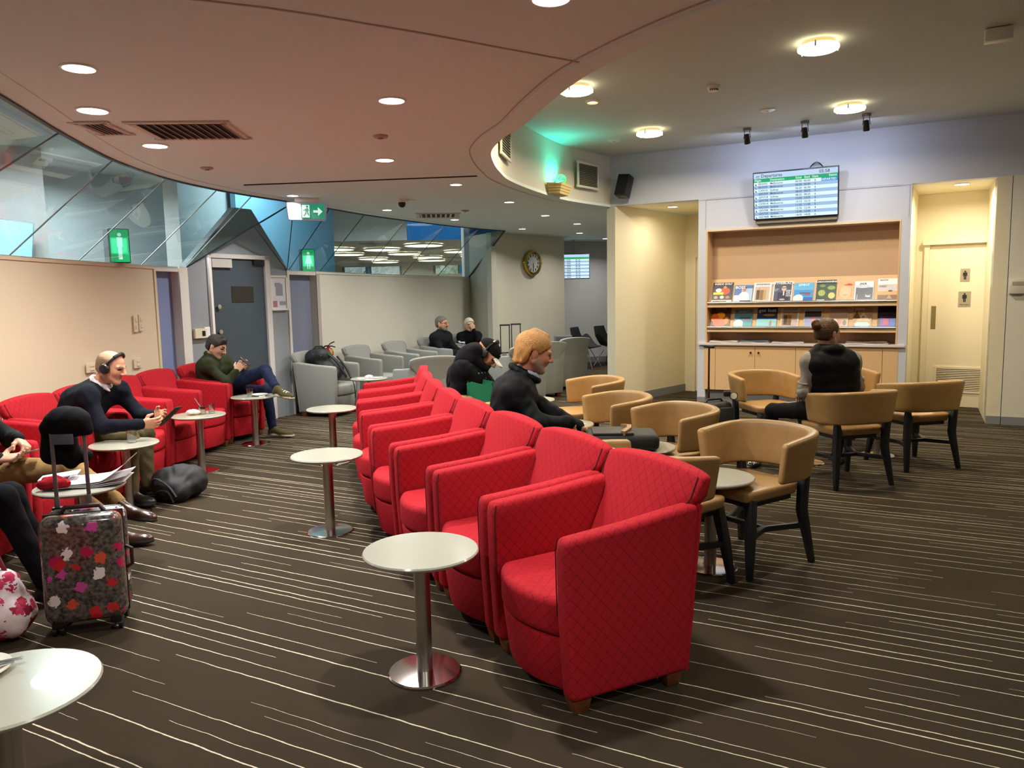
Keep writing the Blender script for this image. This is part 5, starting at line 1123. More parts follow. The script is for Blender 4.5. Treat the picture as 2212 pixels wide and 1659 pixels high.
def person(name, label, J, top, bottom, skin, hairm, w=1., res=.010, headsc=1., beard=0, sleeve=1., loose=1., hands=True, hand_kw=None, skirtless=True, wr=.003, lower_sleeve=None, group=None, fine=1.):
    """J: joints in metres. One continuous body mesh; hair, shoes and clothing details become children."""
    o = V(J['pel'][0], J['pel'][1], 0); t = thing(name, label, 'person', tuple(o))
    mats = [skin, lip_m, eye_m, hairm, top, bottom]
    lat = unit(J['lat']); pel, ch, nk, hd = (V(*J[k]) for k in ('pel', 'chest', 'neck', 'head'))
    b = SDF(); tw = .118*w*loose
    for s in (-1, 1):
        b.rc(pel+lat*s*.075*w+V(0, 0, .02), ch+lat*s*.085*w, .112*w*loose, tw, 4, .06)
        b.rc(pel+lat*s*.07*w, pel+lat*s*.085*w-V(0, 0, .02), .115*w, .11*w, 5, .05)
    b.rc(ch, nk-unit(nk-ch)*.02, .12*w*loose, .07*w, 4, .06)
    for sd, s in (('R', -1), ('L', 1)):
        sh = V(*J['sh'+sd]); el, wr_ = V(*J['el'+sd]), V(*J['wr'+sd])
        b.rc(nk-unit(nk-ch)*.06, sh-V(0,0,.005), .062*w, .060*w, 4, .07); b.rc(ch+lat*s*.09*w, sh-V(0,0,.02), .10*w, .062*w, 4, .08)
        b.rc(sh-V(0,0,.025), el, .053*w*(.5+.5*sleeve), .050*w*sleeve, 4, .06); b.rc(el, wr_, .050*w*sleeve, .038*w*sleeve, 4, .03)
        hp = pel+lat*s*.09*w; kn, an = V(*J['kn'+sd]), V(*J['an'+sd])
        b.rc(hp, kn, .092*w, .064*w, 5, .04); b.rc(kn, an, .064*w, .046*w, 5, .03)
    pieces = [b.mesh(res, None, wr)]
    hs = SDF(); up = J.get('hu', (0, 0, 1)); X, Y, Z = head_prims(hs, hd, J['hf'], up, headsc, beard=beard)
    hs.rc(nk-(nk-ch)*.1, hd-Z*.045*headsc-Y*.02*headsc, .056*headsc, .054*headsc, 0, .02)
    pieces.append(hs.mesh(.0045*fine))
    if hands:
        hk = hand_kw or {}
        for sd, s in (('R', 1), ('L', -1)):
            kw = dict(hk.get(sd, {})); 
            if kw.get('skip'): continue
            hp = SDF(); el, wr_ = V(*J['el'+sd]), V(*J['wr'+sd]); d = kw.pop('d', unit(wr_-el)); nn = kw.pop('n', (0, 0, -1)); sg = kw.pop('side', s)
            hp.rc(wr_-unit(wr_-el)*.05, wr_+unit(d)*.01, .027, .024, 0, .01); hand_prims(hp, wr_, d, nn, sg, **kw); pieces.append(hp.mesh(.004*fine))
    body = sdf_object('body', pieces, mats, t, o)
    return t, o, (X, Y, Z)
def add_hair(t, o, J, mat, sc, **k): return sdf_object('hair', [hair_piece(J['head'], J['hf'], J.get('hu', (0, 0, 1)), sc, **k)], [mat]*4, t, o)
def add_shoe(t, o, ankle, toe, mats, up=(0, 0, 1), name='shoe', **k): return sdf_object(name, [shoe_piece(ankle, toe, up, **k)], mats, t, o)
rubber_w = M('sole_offwhite', '#b9b09c', .7); rubber_d = M('sole_dark', '#1c1917', .6)

# --- man with headphones, leaning over a small tablet
J1 = dict(lat=(0, 1, 0), pel=(-3.34, 5.72, .53), chest=(-3.185, 5.71, .785), neck=(-3.07, 5.705, .905), head=(-2.975, 5.70, 1.035), hf=(.94, -.05, -.34), hu=(.34, 0, .94),
          shR=(-3.075, 5.53, .855), shL=(-3.04, 5.89, .855), elR=(-2.955, 5.47, .625), elL=(-2.90, 5.93, .64), wrR=(-2.685, 5.50, .632), wrL=(-2.735, 5.80, .655), knR=(-2.83, 5.60, .505), knL=(-2.84, 5.86, .505), anR=(-2.83, 5.58, .10), anL=(-2.86, 5.88, .10))
sk1 = skin_mat('ruddy', '#c98f72'); hr1 = hairm('ashen', '#8f7359', (.1, 1, 1), .3)
t, o, ax1 = person('person', 'balding man in navy jumper with black headphones leaning over a tablet', J1, cloth('navy_knit', '#11141f'), cloth('olive_twill', '#5a5138'), sk1, hr1, 1.02, .009, 1.0, hand_kw={'R': dict(d=(.95, .22, .02), n=(-.1, .95, .25), side=1, curl=(.45, .6, .5)), 'L': dict(d=(.95, -.25, .02), n=(-.1, -.9, .3), side=-1, curl=(.4, .55, .4))})
add_hair(t, o, J1, hr1, 1., grow=.0022, front=-.004, slope=.62, nape=-.062, top=.075, strand=.0025, h=.004)
c = SDF()
for k in range(12):
    a, b_ = k*PI/6, (k+1)*PI/6; n0 = V(-3.065, 5.705, .925); u_, v_ = unit((.75, 0, -.5)), V(0, 1, 0)
    c.rc(n0+u_*.068*math.cos(a)+v_*.066*math.sin(a), n0+u_*.068*math.cos(b_)+v_*.066*math.sin(b_), .016, .016, 0, .01)
c.rc((-3.01, 5.66, .885), (-2.985, 5.665, .86), .018, .008, 0, .01)
sdf_object('shirt_collar', [c.mesh(.006)], [cloth('collar_check', '#d9cfd0')], t, o)
shoe_b = M('shoe_black_leather', '#211d1b', .35)
for an, to in ((J1['anR'], (-2.66, 5.55, .04)), (J1['anL'], (-2.70, 5.90, .04))): add_shoe(t, o, an, to, [shoe_b, rubber_d])
# headphones resting on his head
def headphones(lab, J, ax, sc, band_tilt, ring=.092):
    X, Y, Z = ax; c = V(*J['head']); th_ = thing('headphones', lab, 'headphones', tuple(c)); bk = M('headphone_black', '#17181b', .35)
    up = unit(Z*math.cos(band_tilt)+Y*math.sin(band_tilt)); pts = [X*ring*1.0*sc*math.cos(a)+up*(ring*1.28*sc*math.sin(a)) for a in np.linspace(-.1, PI+.1, 22)]
    m = MB(); m.tube([tuple(p+V(0, 0, 0)) for p in pts], [.009]*22, 8); m.build('headband', bk, th_)
    MB().tube([tuple(p*1.03) for p in pts[6:16]], [.013]*10, 8).build('band_cushion', bk, th_)
    for s in (-1, 1):
        e = X*s*.088*sc; MB().lathe([(.0, -.022), (.034, -.02), (.039, -.008), (.038, .008), (.03, .018), (0, .022)], 24, tuple(e-Z*.008), tuple(X*s)).build('ear_cup', bk, th_)
        MB().lathe([(.026, .0), (.022, .012), (.034, .014), (.034, .0)], 20, tuple(e*.86-Z*.008), tuple(X*s)).build('ear_pad', M('earpad', '#0d0d0f', .6), th_)
    return th_
headphones('black over-ear headphones worn by the balding man', J1, ax1, 1.03, .35)
tb = thing('tablet', 'small black tablet held by the man with headphones', 'tablet', (-2.545, 5.645, .665)); R = Matrix.Rotation(-.75, 3, 'Y')@Matrix.Rotation(.1, 3, 'Z')
MB().box((0, 0, 0), (.20, .13, .009), R).build('casing', black_pl, tb, bevel=.004); MB().box(R@Vector((0, 0, .0052)), (.185, .118, .001), R).build('display', M('tablet_glass', '#4b5058', .1), tb)

# --- man in the green jacket with phone, one leg over the other
J2 = dict(lat=(.12, .99, 0), pel=(-3.27, 8.40, .52), chest=(-3.27, 8.36, .79), neck=(-3.265, 8.35, .915), head=(-3.195, 8.34, 1.02), hf=(.86, -.10, -.46), hu=(.46, 0, .86),
          shR=(-3.235, 8.165, .845), shL=(-3.19, 8.545, .845), elR=(-3.01, 8.08, .655), elL=(-2.97, 8.52, .68), wrR=(-2.925, 8.13, .765), wrL=(-2.905, 8.33, .765), knR=(-2.66, 8.26, .755), knL=(-2.72, 8.46, .51), anR=(-2.46, 7.95, .615), anL=(-2.66, 8.42, .10))
sk2 = skin_mat('fair', '#c79a80'); hr2 = hairm('dark_brown', '#2a1f19', (.1, 1, 1))
t, o, _ = person('person', 'dark haired man in green jacket and jeans looking at his phone', J2, cloth('olive_jacket', '#2c311e'), cloth('denim_navy', '#161d36'), sk2, hr2, .98, .010, 1.0, hand_kw={'R': dict(d=(.55, .30, .78), n=(-.2, .9, .1), side=1, curl=(.6, .7, .5)), 'L': dict(d=(.55, -.35, .76), n=(-.3, -.8, .3), side=-1, curl=(.5, .7, .5))})
add_hair(t, o, J2, hr2, 1., grow=.012, front=.017, slope=.95, nape=-.07, strand=.003, extra=[((-.03, .045, .105), (.035, .06, .102), .020, .016), ((-.03, .01, .115), (.03, .01, .118), .02, .02)])
c = SDF()
for k in range(12):
    a, b_ = k*PI/6, (k+1)*PI/6; n0 = V(-3.25, 8.35, .925); c.rc(n0+V(.07*math.cos(a), .07*math.sin(a), -.03*math.cos(a)), n0+V(.07*math.cos(b_), .07*math.sin(b_), -.03*math.cos(b_)), .018, .018, 0, .01)
sdf_object('jacket_collar', [c.mesh(.007)], [cloth('olive_jacket', '#2c311e')], t, o)
shoe_o = cloth('canvas_olive', '#4a4428')
add_shoe(t, o, (-2.44, 7.93, .60), (-2.24, 7.78, .60), [shoe_o, rubber_w], (.05, -.05, 1)); add_shoe(t, o, J2['anL'], (-2.42, 8.33, .04), [shoe_o, rubber_w])
for q, d in (((-2.40, 7.90, .585), (.2, -.15, -.02)), ((-2.60, 8.395, .085), (.22, -.08, -.04))):
    for k in range(4):
        p = V(*q)+V(*d)*.16*k+V(0, 0, -.004*k); sd = np.cross(unit(d), (0, 0, 1))*.022; MB().tube([tuple(p-sd-o), tuple(p+V(0, 0, .012)-o), tuple(p+sd-o)], .0045, 6).build('shoe_lace', M('lace_white', '#e8e4da', .7), t)
ph = thing('phone', 'dark phone held up by the man in the green jacket', 'phone', (-2.845, 8.185, .872)); R = Matrix.Rotation(.9, 3, 'Y')@Matrix.Rotation(.5, 3, 'Z'); MB().box((0, 0, 0), (.145, .07, .009), R).build('casing', M('phone_dark', '#2a2024', .3), ph, bevel=.003); MB().box(R@Vector((0, 0, -.005)), (.135, .062, .001), R).build('display', black_pl, ph)

# --- blond older man in a dark jacket reaching down
J3 = dict(lat=(-.08, .997, 0), pel=(-.06, 5.02, .56), chest=(.015, 5.01, .86), neck=(.075, 5.0, 1.005), head=(.155, 4.99, 1.135), hf=(.93, .12, -.33), hu=(.33, 0, .94),
          shR=(.02, 4.825, .915), shL=(.02, 5.20, .915), elR=(.165, 4.74, .70), elL=(.26, 5.24, .70), wrR=(.355, 4.83, .695), wrL=(.44, 5.12, .62), knR=(.40, 4.90, .50), knL=(.42, 5.14, .50), anR=(.42, 4.90, .10), anL=(.44, 5.14, .10))
sk3 = skin_mat('weathered', '#c2876b'); hr3 = hairm('blond', '#b5854a', (.35, 1, .1)); bd3 = hairm('beard_grey', '#a8917c', (1, 1, .5), .25)
t, o, ax3 = person('person', 'older man with collar length blond hair in a dark jacket reaching down', J3, cloth('charcoal_jacket', '#0d1013', .75), cloth('dark_trousers', '#1a1a1c'), sk3, bd3, 1.04, .009, 1.06, beard=1, sleeve=1.12, loose=1.12, wr=.004, hand_kw={'R': dict(d=(.30, .10, -.95), n=(-.5, .8, -.1), side=1, curl=(.25, .35, .3)), 'L': dict(d=(.4, -.3, -.8), n=(-.3, -.8, 0), side=-1, curl=(.3, .4, .3))})
add_hair(t, o, J3, hr3, 1.06, grow=.014, front=.016, slope=.95, nape=-.10, strand=.0042, h=.0055, back=.006, extra=[((-.03, -.085, 0), (-.03, -.098, -.085), .036, .020), ((.03, -.085, 0), (.03, -.098, -.085), .036, .020), ((.058, -.045, .01), (.056, -.072, -.075), .026, .014), ((-.058, -.045, .01), (-.056, -.072, -.075), .026, .014), ((0, .03, .112), (0, -.04, .118), .022, .026)])
c = SDF()
for k in range(12):
    a, b_ = k*PI/6, (k+1)*PI/6; n0 = V(.085, 5.0, 1.0); c.rc(n0+V(.085*math.cos(a), .085*math.sin(a), -.05*math.cos(a)), n0+V(.085*math.cos(b_), .085*math.sin(b_), -.05*math.cos(b_)), .02, .02, 0, .01)
sdf_object('jacket_collar', [c.mesh(.007)], [cloth('charcoal_jacket', '#0d1013')], t, o)
c = SDF()
for k in range(10):
    a, b_ = (k-5)*.3, (k-4)*.3; n0 = V(.105, 5.0, 1.015); c.rc(n0+V(.062*math.cos(a), .065*math.sin(a), -.035*math.cos(a)), n0+V(.062*math.cos(b_), .065*math.sin(b_), -.035*math.cos(b_)), .014, .014, 0, .01)
c.rc((.165, 4.965, .97), (.15, 4.96, .93), .014, .01, 0, .01)
sdf_object('shirt_collar', [c.mesh(.006)], [cloth('blue_check_shirt', '#b9c4d0')], t, o)
for s in (('anR', (.62, 4.90, .04)), ('anL', (.64, 5.15, .04))): add_shoe(t, o, J3[s[0]], s[1], [shoe_b, rubber_d])
dup(tan, (.02, 5.20, 0), face_rz(.25, -.97), 'tan leather chair hidden under the blond man')

# --- man in black hoodie with cap, bent over a green bag
J4 = dict(lat=(-.25, .97, 0), pel=(-.42, 6.28, .52), chest=(-.375, 6.27, .84), neck=(-.30, 6.27, .99), head=(-.20, 6.26, 1.035), hf=(.62, -.30, -.72), hu=(.72, 0, .68),
          shR=(-.40, 6.07, .93), shL=(-.30, 6.48, .93), elR=(-.46, 6.0, .70), elL=(-.18, 6.54, .72), wrR=(-.27, 6.06, .62), wrL=(-.10, 6.38, .68), knR=(-.02, 6.30, .50), knL=(-.10, 6.60, .50), anR=(.0, 6.3, .1), anL=(-.08, 6.65, .1))
sk4 = skin_mat('tan', '#b9805f'); hood_m = cloth('black_hoodie', '#0a0b0f')
t, o, ax4 = person('person', 'man in black hoodie, cap and headphones bent over a green bag', J4, hood_m, cloth('black_jeans', '#0b0c10'), sk4, M('stubble_brown', '#3a2a22', .8), 1.1, .010, 1.02, beard=1, sleeve=1.15, loose=1.05, wr=.004)
c = SDF(); c.el((-.335, 6.27, 1.035), (.10, .125, .085), 0, .05); c.rc((-.285, 6.16, 1.07), (-.285, 6.38, 1.07), .055, .055, 0, .06); c.rc((-.30, 6.14, 1.0), (-.21, 6.15, .93), .05, .03, 0, .04); c.rc((-.28, 6.40, 1.0), (-.20, 6.38, .93), .05, .03, 0, .04); c.rc((-.40, 6.2, .97), (-.40, 6.34, .97), .07, .07, 0, .06)
sdf_object('hood', [c.mesh(.008)], [hood_m], t, o)
X, Y, Z = ax4; hc = V(*J4['head']); cs = SDF(); cs.el(hc+Z*.045-Y*.012, V(.087, .108, .082), 0, .01, np.array([X, Y, Z]))
cap_m = cloth('cap_black', '#0f1013')
sdf_object('cap', [cs.mesh(.006, lambda P: -((P-hc)@Z-.032))], [cap_m], t, o)
def brim(u, v, off): k = 2*u-1; return tuple(hc+X*k*.072*(1-.25*v*v)+Y*(.085+.085*v*math.sqrt(max(0, 1-.55*k*k)))+Z*(.040-.014*v-.02*k*k+off)-o)
MB().slab(lambda u, v: Vector(brim(u, v, .004)), lambda u, v: Vector(brim(u, v, 0)), 11, 6).build('cap_brim', M('brim_white', '#d8d5cf', .7), t)
for k, (x, z, a, b) in enumerate(((0, .082, .030, .020), (-.006, .062, .040, .010))):
    m = MB(); p = hc+X*x+Y*.0865+Z*z-o; R = Matrix(((X[0], Y[0], Z[0]), (X[1], Y[1], Z[1]), (X[2], Y[2], Z[2])))@Matrix.Rotation(-.35+.12*k, 3, 'X'); m.box(tuple(p), (a, .006, b), R); m.build('cap_emblem', M('emblem_white', '#d5d3d0', .6), t, bevel=.0025)
for k in range(3): MB().ell(tuple(hc+X*(.03-.03*k)+Y*(.03-.02*k)+Z*(.122) - o), (.006, .006, .006), 8, 6).build('cap_stud', M('stud_steel', '#b9b9bb', .3, metal=1), t)
headphones('black over-ear headphones over the cap of the man in the hoodie', J4, ax4, 1.08, -.15, .097)
q = V(-.235, 6.14, .90)
for k in range(9): x = (k % 3-1)*.045+random.uniform(-.01, .01); z = .05-(k//3)*.045; MB().tube([tuple(V(-.262+x*.6, 6.125+x*.8-.01, .865+z)-o), tuple(V(-.252+x*.6+.018, 6.118+x*.8, .865+z-.02)-o), tuple(V(-.262+x*.6+.006, 6.11+x*.8, .865+z-.034)-o)], .0045, 5).build('chest_print', M('print_grey', '#a9abb4', .7), t)

# --- woman with a bun in a dark puffer vest, seen from behind
J5 = dict(lat=(-.99, -.1, 0), pel=(2.55, 6.03, .55), chest=(2.505, 6.0, .865), neck=(2.48, 5.995, 1.03), head=(2.472, 6.01, 1.165), hf=(.90, .42, -.10), hu=(.10, 0, 1),
          shR=(2.665, 6.01, .965), shL=(2.335, 5.99, .965), elR=(2.745, 6.05, .735), elL=(2.275, 5.96, .715), wrR=(2.68, 6.28, .65), wrL=(2.36, 6.22, .655), knR=(2.80, 6.42, .505), knL=(2.19, 6.40, .505), anR=(2.79, 6.52, .09), anL=(2.13, 6.58, .10))
sk5 = skin_mat('pale', '#c89a80'); hr5 = hairm('auburn', '#553a20', (.12, 1, .4)); vest = cloth('vest_charcoal', '#0e1013', .6)
t, o, ax5 = person('person', 'woman with auburn bun in dark puffer vest and grey sleeves, from behind', J5, cloth('grey_jersey', '#8f8a82'), cloth('black_leggings', '#0f1014'), sk5, hr5, .90, .009, .98, wr=.002)
add_hair(t, o, J5, hr5, .98, grow=.007, front=.022, slope=1.0, nape=-.055, strand=.0035, h=.0045, extra=[((0, -.09, .05), (0, -.118, .058), .016, .014), ((.0, -.135, .085), (-.0, -.15, .06), .020, .019), ((.01, -.15, .05), (-.012, -.135, .035), .019, .018), ((-.022, -.142, .066), (.022, -.138, .058), .015, .017), ((.0, -.162, .075), (.012, -.168, .09), .012, .005)])
MB().tube([tuple(V(*J5['head'])+(-ax5[1]*.118+ax5[2]*.056)*.98+(ax5[0]*.019*math.cos(a)+ax5[2]*.019*math.sin(a))-o) for a in np.linspace(0, 2*PI, 14, endpoint=False)], .006, 6, True).build('hair_tie', M('tie_black', '#141214', .7), t)
vs_ = SDF(); lat = unit(J5['lat']); pel, ch, nk = V(*J5['pel']), V(*J5['chest']), V(*J5['neck'])
for i in range(5):   # quilted rolls from hem to shoulders
    f = i/4; c0 = pel+(ch-pel)*f*1.12+V(0, 0, .02); wd = .072+.022*f
    vs_.rc(c0-lat*wd, c0+lat*wd, .132-.006*abs(f-.5), .132-.006*abs(f-.5), 0, .005)
for s in (-1, 1): vs_.rc(ch+lat*s*.055+V(0, 0, .04), nk+lat*s*.095-V(0, 0, .05), .10, .060, 0, .05)
for k in range(12):
    a, b_ = k*PI/6, (k+1)*PI/6; n0 = nk+V(0, .0, .015); r_ = lambda q: V(.078*math.cos(q), .072*math.sin(q), .0)
    vs_.rc(n0+r_(a), n0+r_(b_), .032, .032, 0, .03)
sdf_object('puffer_vest', [vs_.mesh(.009, None, .002)], [vest], t, o)
for s, q in ((-1, J5['elL']), (1, J5['elR'])):
    for k in range(3): p = V(*q)+V(0, .0, .075-.03*k); MB().tube([tuple(p+V(.039*math.cos(a), .039*math.sin(a), .012*math.sin(a+k))-o) for a in np.linspace(0, 2*PI, 14, endpoint=False)], .007, 6, True).build('sleeve_fold', cloth('grey_jersey', '#8f8a82'), t)
add_shoe(t, o, J5['anR'], (2.90, 6.68, .03), [M('shoe_slate', '#3c4244', .5), rubber_d])
m_, nt_, b_ = _nt('houndstooth_check'); tc_ = _N(nt_, 'ShaderNodeTexCoord'); ck_ = _N(nt_, 'ShaderNodeTexChecker'); ck_.inputs['Scale'].default_value = 55; ck_.inputs[1].default_value = (.8, .78, .7, 1); ck_.inputs[2].default_value = (.02, .02, .02, 1); nt_.links.new(tc_.outputs['Object'], ck_.inputs[0]); nt_.links.new(ck_.outputs[0], b_.inputs['Base Color'])
add_shoe(t, o, J5['anL'], (2.03, 6.44, .03), [m_, rubber_d]); 

# --- older couple by the far wall
J6 = dict(lat=(.397, .918, 0), pel=(-1.24, 13.07, .50), chest=(-1.20, 13.05, .80), neck=(-1.19, 13.05, .93), head=(-1.165, 13.04, 1.065), hf=(.90, -.42, -.05), hu=(.05, 0, 1),
          shR=(-1.28, 12.85, .855), shL=(-1.10, 13.25, .855), elR=(-1.16, 12.78, .62), elL=(-.98, 13.20, .64), wrR=(-.93, 12.82, .60), wrL=(-.84, 13.02, .58), knR=(-.82, 12.78, .52), knL=(-.78, 13.0, .52), anR=(-.74, 12.74, .10), anL=(-.70, 12.96, .10))
t, o, _ = person('person', 'grey haired man with glasses and dark jacket seated by the far wall', J6, cloth('slate_fleece', '#15191c'), cloth('dark_trousers', '#1a1a1c'), skin_mat('ruddy', '#c98f72'), M('hair_grey_dark', '#6d645a', .7, var=.2, vs=90), 1.08, .013, 1.05, beard=1, fine=1.4)
add_hair(t, o, J6, M('hair_grey_dark', '#6d645a', .7), 1.05, grow=.007, front=.012, slope=.95, nape=-.07, h=.007)
gl = thing('eyeglasses', 'thin wire glasses on the older man by the far wall', 'glasses', tuple(V(*J6['head']))); Yh = unit(J6['hf']); Xh = np.cross(Yh, (0, 0, 1))
for s in (-1, 1): MB().tube([tuple(Yh*.106+Xh*(s*.032+.022*math.cos(a))+V(0, 0, .01+.018*math.sin(a))) for a in np.linspace(0, 2*PI, 14, endpoint=False)], .002, 5, True).build('rim', steel, gl); MB().tube([tuple(Yh*.10+Xh*s*.055+V(0, 0, .014)), tuple(-Yh*.01+Xh*s*.086+V(0, 0, .012))], .002, 5).build('temple', steel, gl)
for a in ('R', 'L'): add_shoe(t, o, J6['an'+a], tuple(V(*J6['an'+a])+V(.2, -.09, -.06)), [shoe_b, rubber_d], h=.01)
J7 = dict(lat=(.9, .42, 0), pel=(-.76, 13.88, .49), chest=(-.75, 13.85, .77), neck=(-.748, 13.83, .885), head=(-.745, 13.80, 1.01), hf=(.35, -.93, -.05), hu=(0, 0, 1),
          shR=(-.90, 13.76, .82), shL=(-.60, 13.90, .82), elR=(-.86, 13.60, .62), elL=(-.585, 13.66, .74), wrR=(-.62, 13.50, .60), wrL=(-.665, 13.66, .925), knR=(-.62, 13.45, .52), knL=(-.42, 13.55, .52), anR=(-.5, 13.3, .1), anL=(-.34, 13.38, .1))
t, o, _ = person('person', 'white haired woman in black knit resting her chin on her hand', J7, cloth('black_knit', '#0c0c10'), cloth('dark_trousers', '#1a1a1c'), skin_mat('pale', '#c89a80'), M('hair_silver', '#c9c0b2', .6), .92, .013, .98, fine=1.4, hand_kw={'L': dict(d=(-.35, -.1, .9), n=(-.4, .8, .2), side=-1, curl=(.6, .8, .5))})
add_hair(t, o, J7, M('hair_silver', '#c9c0b2', .6, var=.15, vs=80), .98, grow=.014, front=.022, slope=.95, nape=-.07, h=.007)
for p0, p1, p2 in (((-.93, 13.66, .72), (-.89, 13.63, .70), (-.82, 13.62, .70)), ((-.60, 13.68, .74), (-.55, 13.70, .72), (-.53, 13.75, .72))): MB().tube([tuple(V(*p)-o) for p in (p0, p1, p2)], .018, 8).build('sleeve_stripe', cloth('stripe_white', '#d5d3d0'), t)
for a in ('R', 'L'): add_shoe(t, o, J7['an'+a], tuple(V(*J7['an'+a])+V(.12, -.18, -.06)), [shoe_b, rubber_d], h=.01)

# --- man in khaki trousers at the left edge, legs crossed, holding a phone
J8 = dict(lat=(0, 1, 0), pel=(-3.32, 4.40, .53), chest=(-3.30, 4.38, .85), neck=(-3.27, 4.38, .99), head=(-3.20, 4.37, 1.12), hf=(.92, -.1, -.38), hu=(.38, 0, .92),
          shR=(-3.25, 4.18, .91), shL=(-3.25, 4.58, .91), elR=(-3.05, 4.12, .66), elL=(-3.06, 4.62, .70), wrR=(-2.90, 4.25, .645), wrL=(-2.885, 4.42, .735), knR=(-2.60, 4.44, .55), knL=(-2.74, 4.62, .50), anR=(-2.31, 4.36, .36), anL=(-2.50, 4.66, .10))
khaki = cloth('khaki_chino', '#8a6f45')
t, o, _ = person('person', 'person in khaki trousers and dark sleeves holding a phone at the left edge', J8, cloth('charcoal_jacket', '#0d1013'), khaki, skin_mat('fair', '#c79a80'), hr2, 1.0, .009, 1.0, wr=.004, hand_kw={'R': dict(d=(.92, .3, .05), n=(.2, -.2, .9), side=-1, curl=(.25, .3, .3)), 'L': dict(d=(.75, -.3, -.55), n=(-.5, -.3, -.8), side=-1, curl=(.7, .9, .6))})
add_hair(t, o, J8, hr2, 1., grow=.01, front=.035, slope=.95)
br_l = M('shoe_brown_leather', '#3a2418', .25, var=.2, vs=20, coat=.4)
add_shoe(t, o, J8['anR'], (-2.06, 4.30, .34), [br_l, rubber_d], (.12, .1, 1)); add_shoe(t, o, J8['anL'], (-2.27, 4.66, .03), [br_l, rubber_d])
ph = thing('phone', 'bronze phone held flat over the khaki trousers', 'phone', (-2.80, 4.33, .660)); R = Matrix.Rotation(-.25, 3, 'Y')@Matrix.Rotation(.35, 3, 'Z'); MB().box((0, 0, 0), (.15, .072, .008), R).build('casing', M('phone_bronze', '#8a7260', .3, metal=.6), ph, bevel=.003); MB().box(R@Vector((0, 0, .0045)), (.138, .064, .001), R).build('display', black_pl, ph)
# --- person in black trousers nearest the left edge
J9 = dict(lat=(0, 1, 0), pel=(-3.22, 3.66, .50), chest=(-3.15, 3.6, .82), neck=(-3.10, 3.58, .95), head=(-3.02, 3.55, 1.08), hf=(.95, -.2, -.2), hu=(.2, 0, .95),
          shR=(-3.05, 3.38, .87), shL=(-3.08, 3.78, .87), elR=(-2.78, 3.32, .55), elL=(-2.92, 3.82, .66), wrR=(-2.46, 3.36, .28), wrL=(-2.72, 3.72, .64), knR=(-2.45, 3.60, .585), knL=(-2.52, 3.76, .56), anR=(-2.36, 3.74, .10), anL=(-2.45, 3.9, .10))
t, o, _ = person('person', 'person in black trousers and black sleeve beside the flowered bag', J9, cloth('black_knit', '#0c0c10'), cloth('black_jeans', '#0b0c10'), skin_mat('pale', '#c89a80'), hr5, 1.0, .010, 1.0, sleeve=1.15, wr=.003)
add_hair(t, o, J9, hr5, 1., grow=.014, front=.035, slope=.95)
for a in ('R', 'L'): add_shoe(t, o, J9['an'+a], tuple(V(*J9['an'+a])+V(.22, .02, -.06)), [shoe_b, rubber_d])
# ---------------------------------------------------------------- luggage
floral = pattern_material('floral_shell', ('#2d2a28', '#6d675f'), ('#c22a2f', '#c94a9c', '#e8e2e0', '#d5553a', '#b02050'), 15, .22, .5, .40)
floral_bag = pattern_material('floral_cotton', ('#e6dedd', '#e2cdd2'), ('#a8123c', '#c01c4a', '#8a1034', '#3a1a22', '#c93560'), 17, .7, 0, .46)
gun_p = M('handle_grey', '#77757a', .35, metal=.5)
def suitcase(name, lab, loc, rz, w, d, h, shell, zipm, rod, top, spread, grp=None, tele=True, rods=2, rx=0.):
    t = thing(name, lab, 'suitcase', loc, rz, grp); zb = .055
    for s, nm in ((-1, 'front_shell'), (1, 'rear_shell')): MB().box((0, s*d*.255, zb+h/2), (w, d*.47, h)).build(nm, shell, t, bevel=.045, seg=4, smooth=60)
    MB().box((0, 0, zb+h/2), (w*.985, d*.06, h*.985)).build('zip_band', zipm, t, bevel=.008)
    MB().tube([(-.09, -.01, zb+h-.005), (-.07, -.01, zb+h+.022), (.07, -.01, zb+h+.022), (.09, -.01, zb+h-.005)], .011, 8).build('top_handle', zipm, t)
    MB().tube([(w/2-.005, 0, zb+h*.42), (w/2+.02, 0, zb+h*.45), (w/2+.02, 0, zb+h*.6), (w/2-.005, 0, zb+h*.63)], .009, 8).build('side_handle', zipm, t)
    for sx in (-1, 1):
        for sy in (-1, 1):
            hs = MB().box((sx*(w/2-.05), sy*(d/2-.045), .055), (.05, .045, .05)).build('wheel_housing', black_pl, t, bevel=.008)
            for k in (-1, 1): MB().cyl((sx*(w/2-.05)+k*.016-.008, sy*(d/2-.045), .024), (sx*(w/2-.05)+k*.016+.008, sy*(d/2-.045), .024), .024, n=18).build('wheel', black_pl, hs)
    if tele:
        xs = (rx-spread/2, rx+spread/2) if rods == 2 else (rx,)
        for x in xs:
            MB().box((x, d*.36, (zb+h+top*.62)/2), (.022, .014, top*.62-zb-h)).build('handle_rod', rod, t, bevel=.003); MB().box((x, d*.36, (top*.6+top)/2), (.017, .011, top*.4)).build('handle_rod', rod, t, bevel=.003)
            MB().box((x, d*.36, zb+h), (.04, .03, .012)).build('rod_collar', black_pl, t)
        if rods == 2: MB().box((rx, d*.36, top), (spread+.03, .03, .028)).build('grip', black_pl, t, bevel=.01)
        else: MB().box((0, d*.36, top), (.03, .15, .028)).build('grip', black_pl, t, bevel=.01)
    return t
suitcase('suitcase', 'glossy dark suitcase printed with red and pink flowers', (-1.995, 3.47, 0), .30, .34, .23, .50, floral, M('zip_dark', '#2c1418', .5), gun_p, .985, .135, rx=-.055)
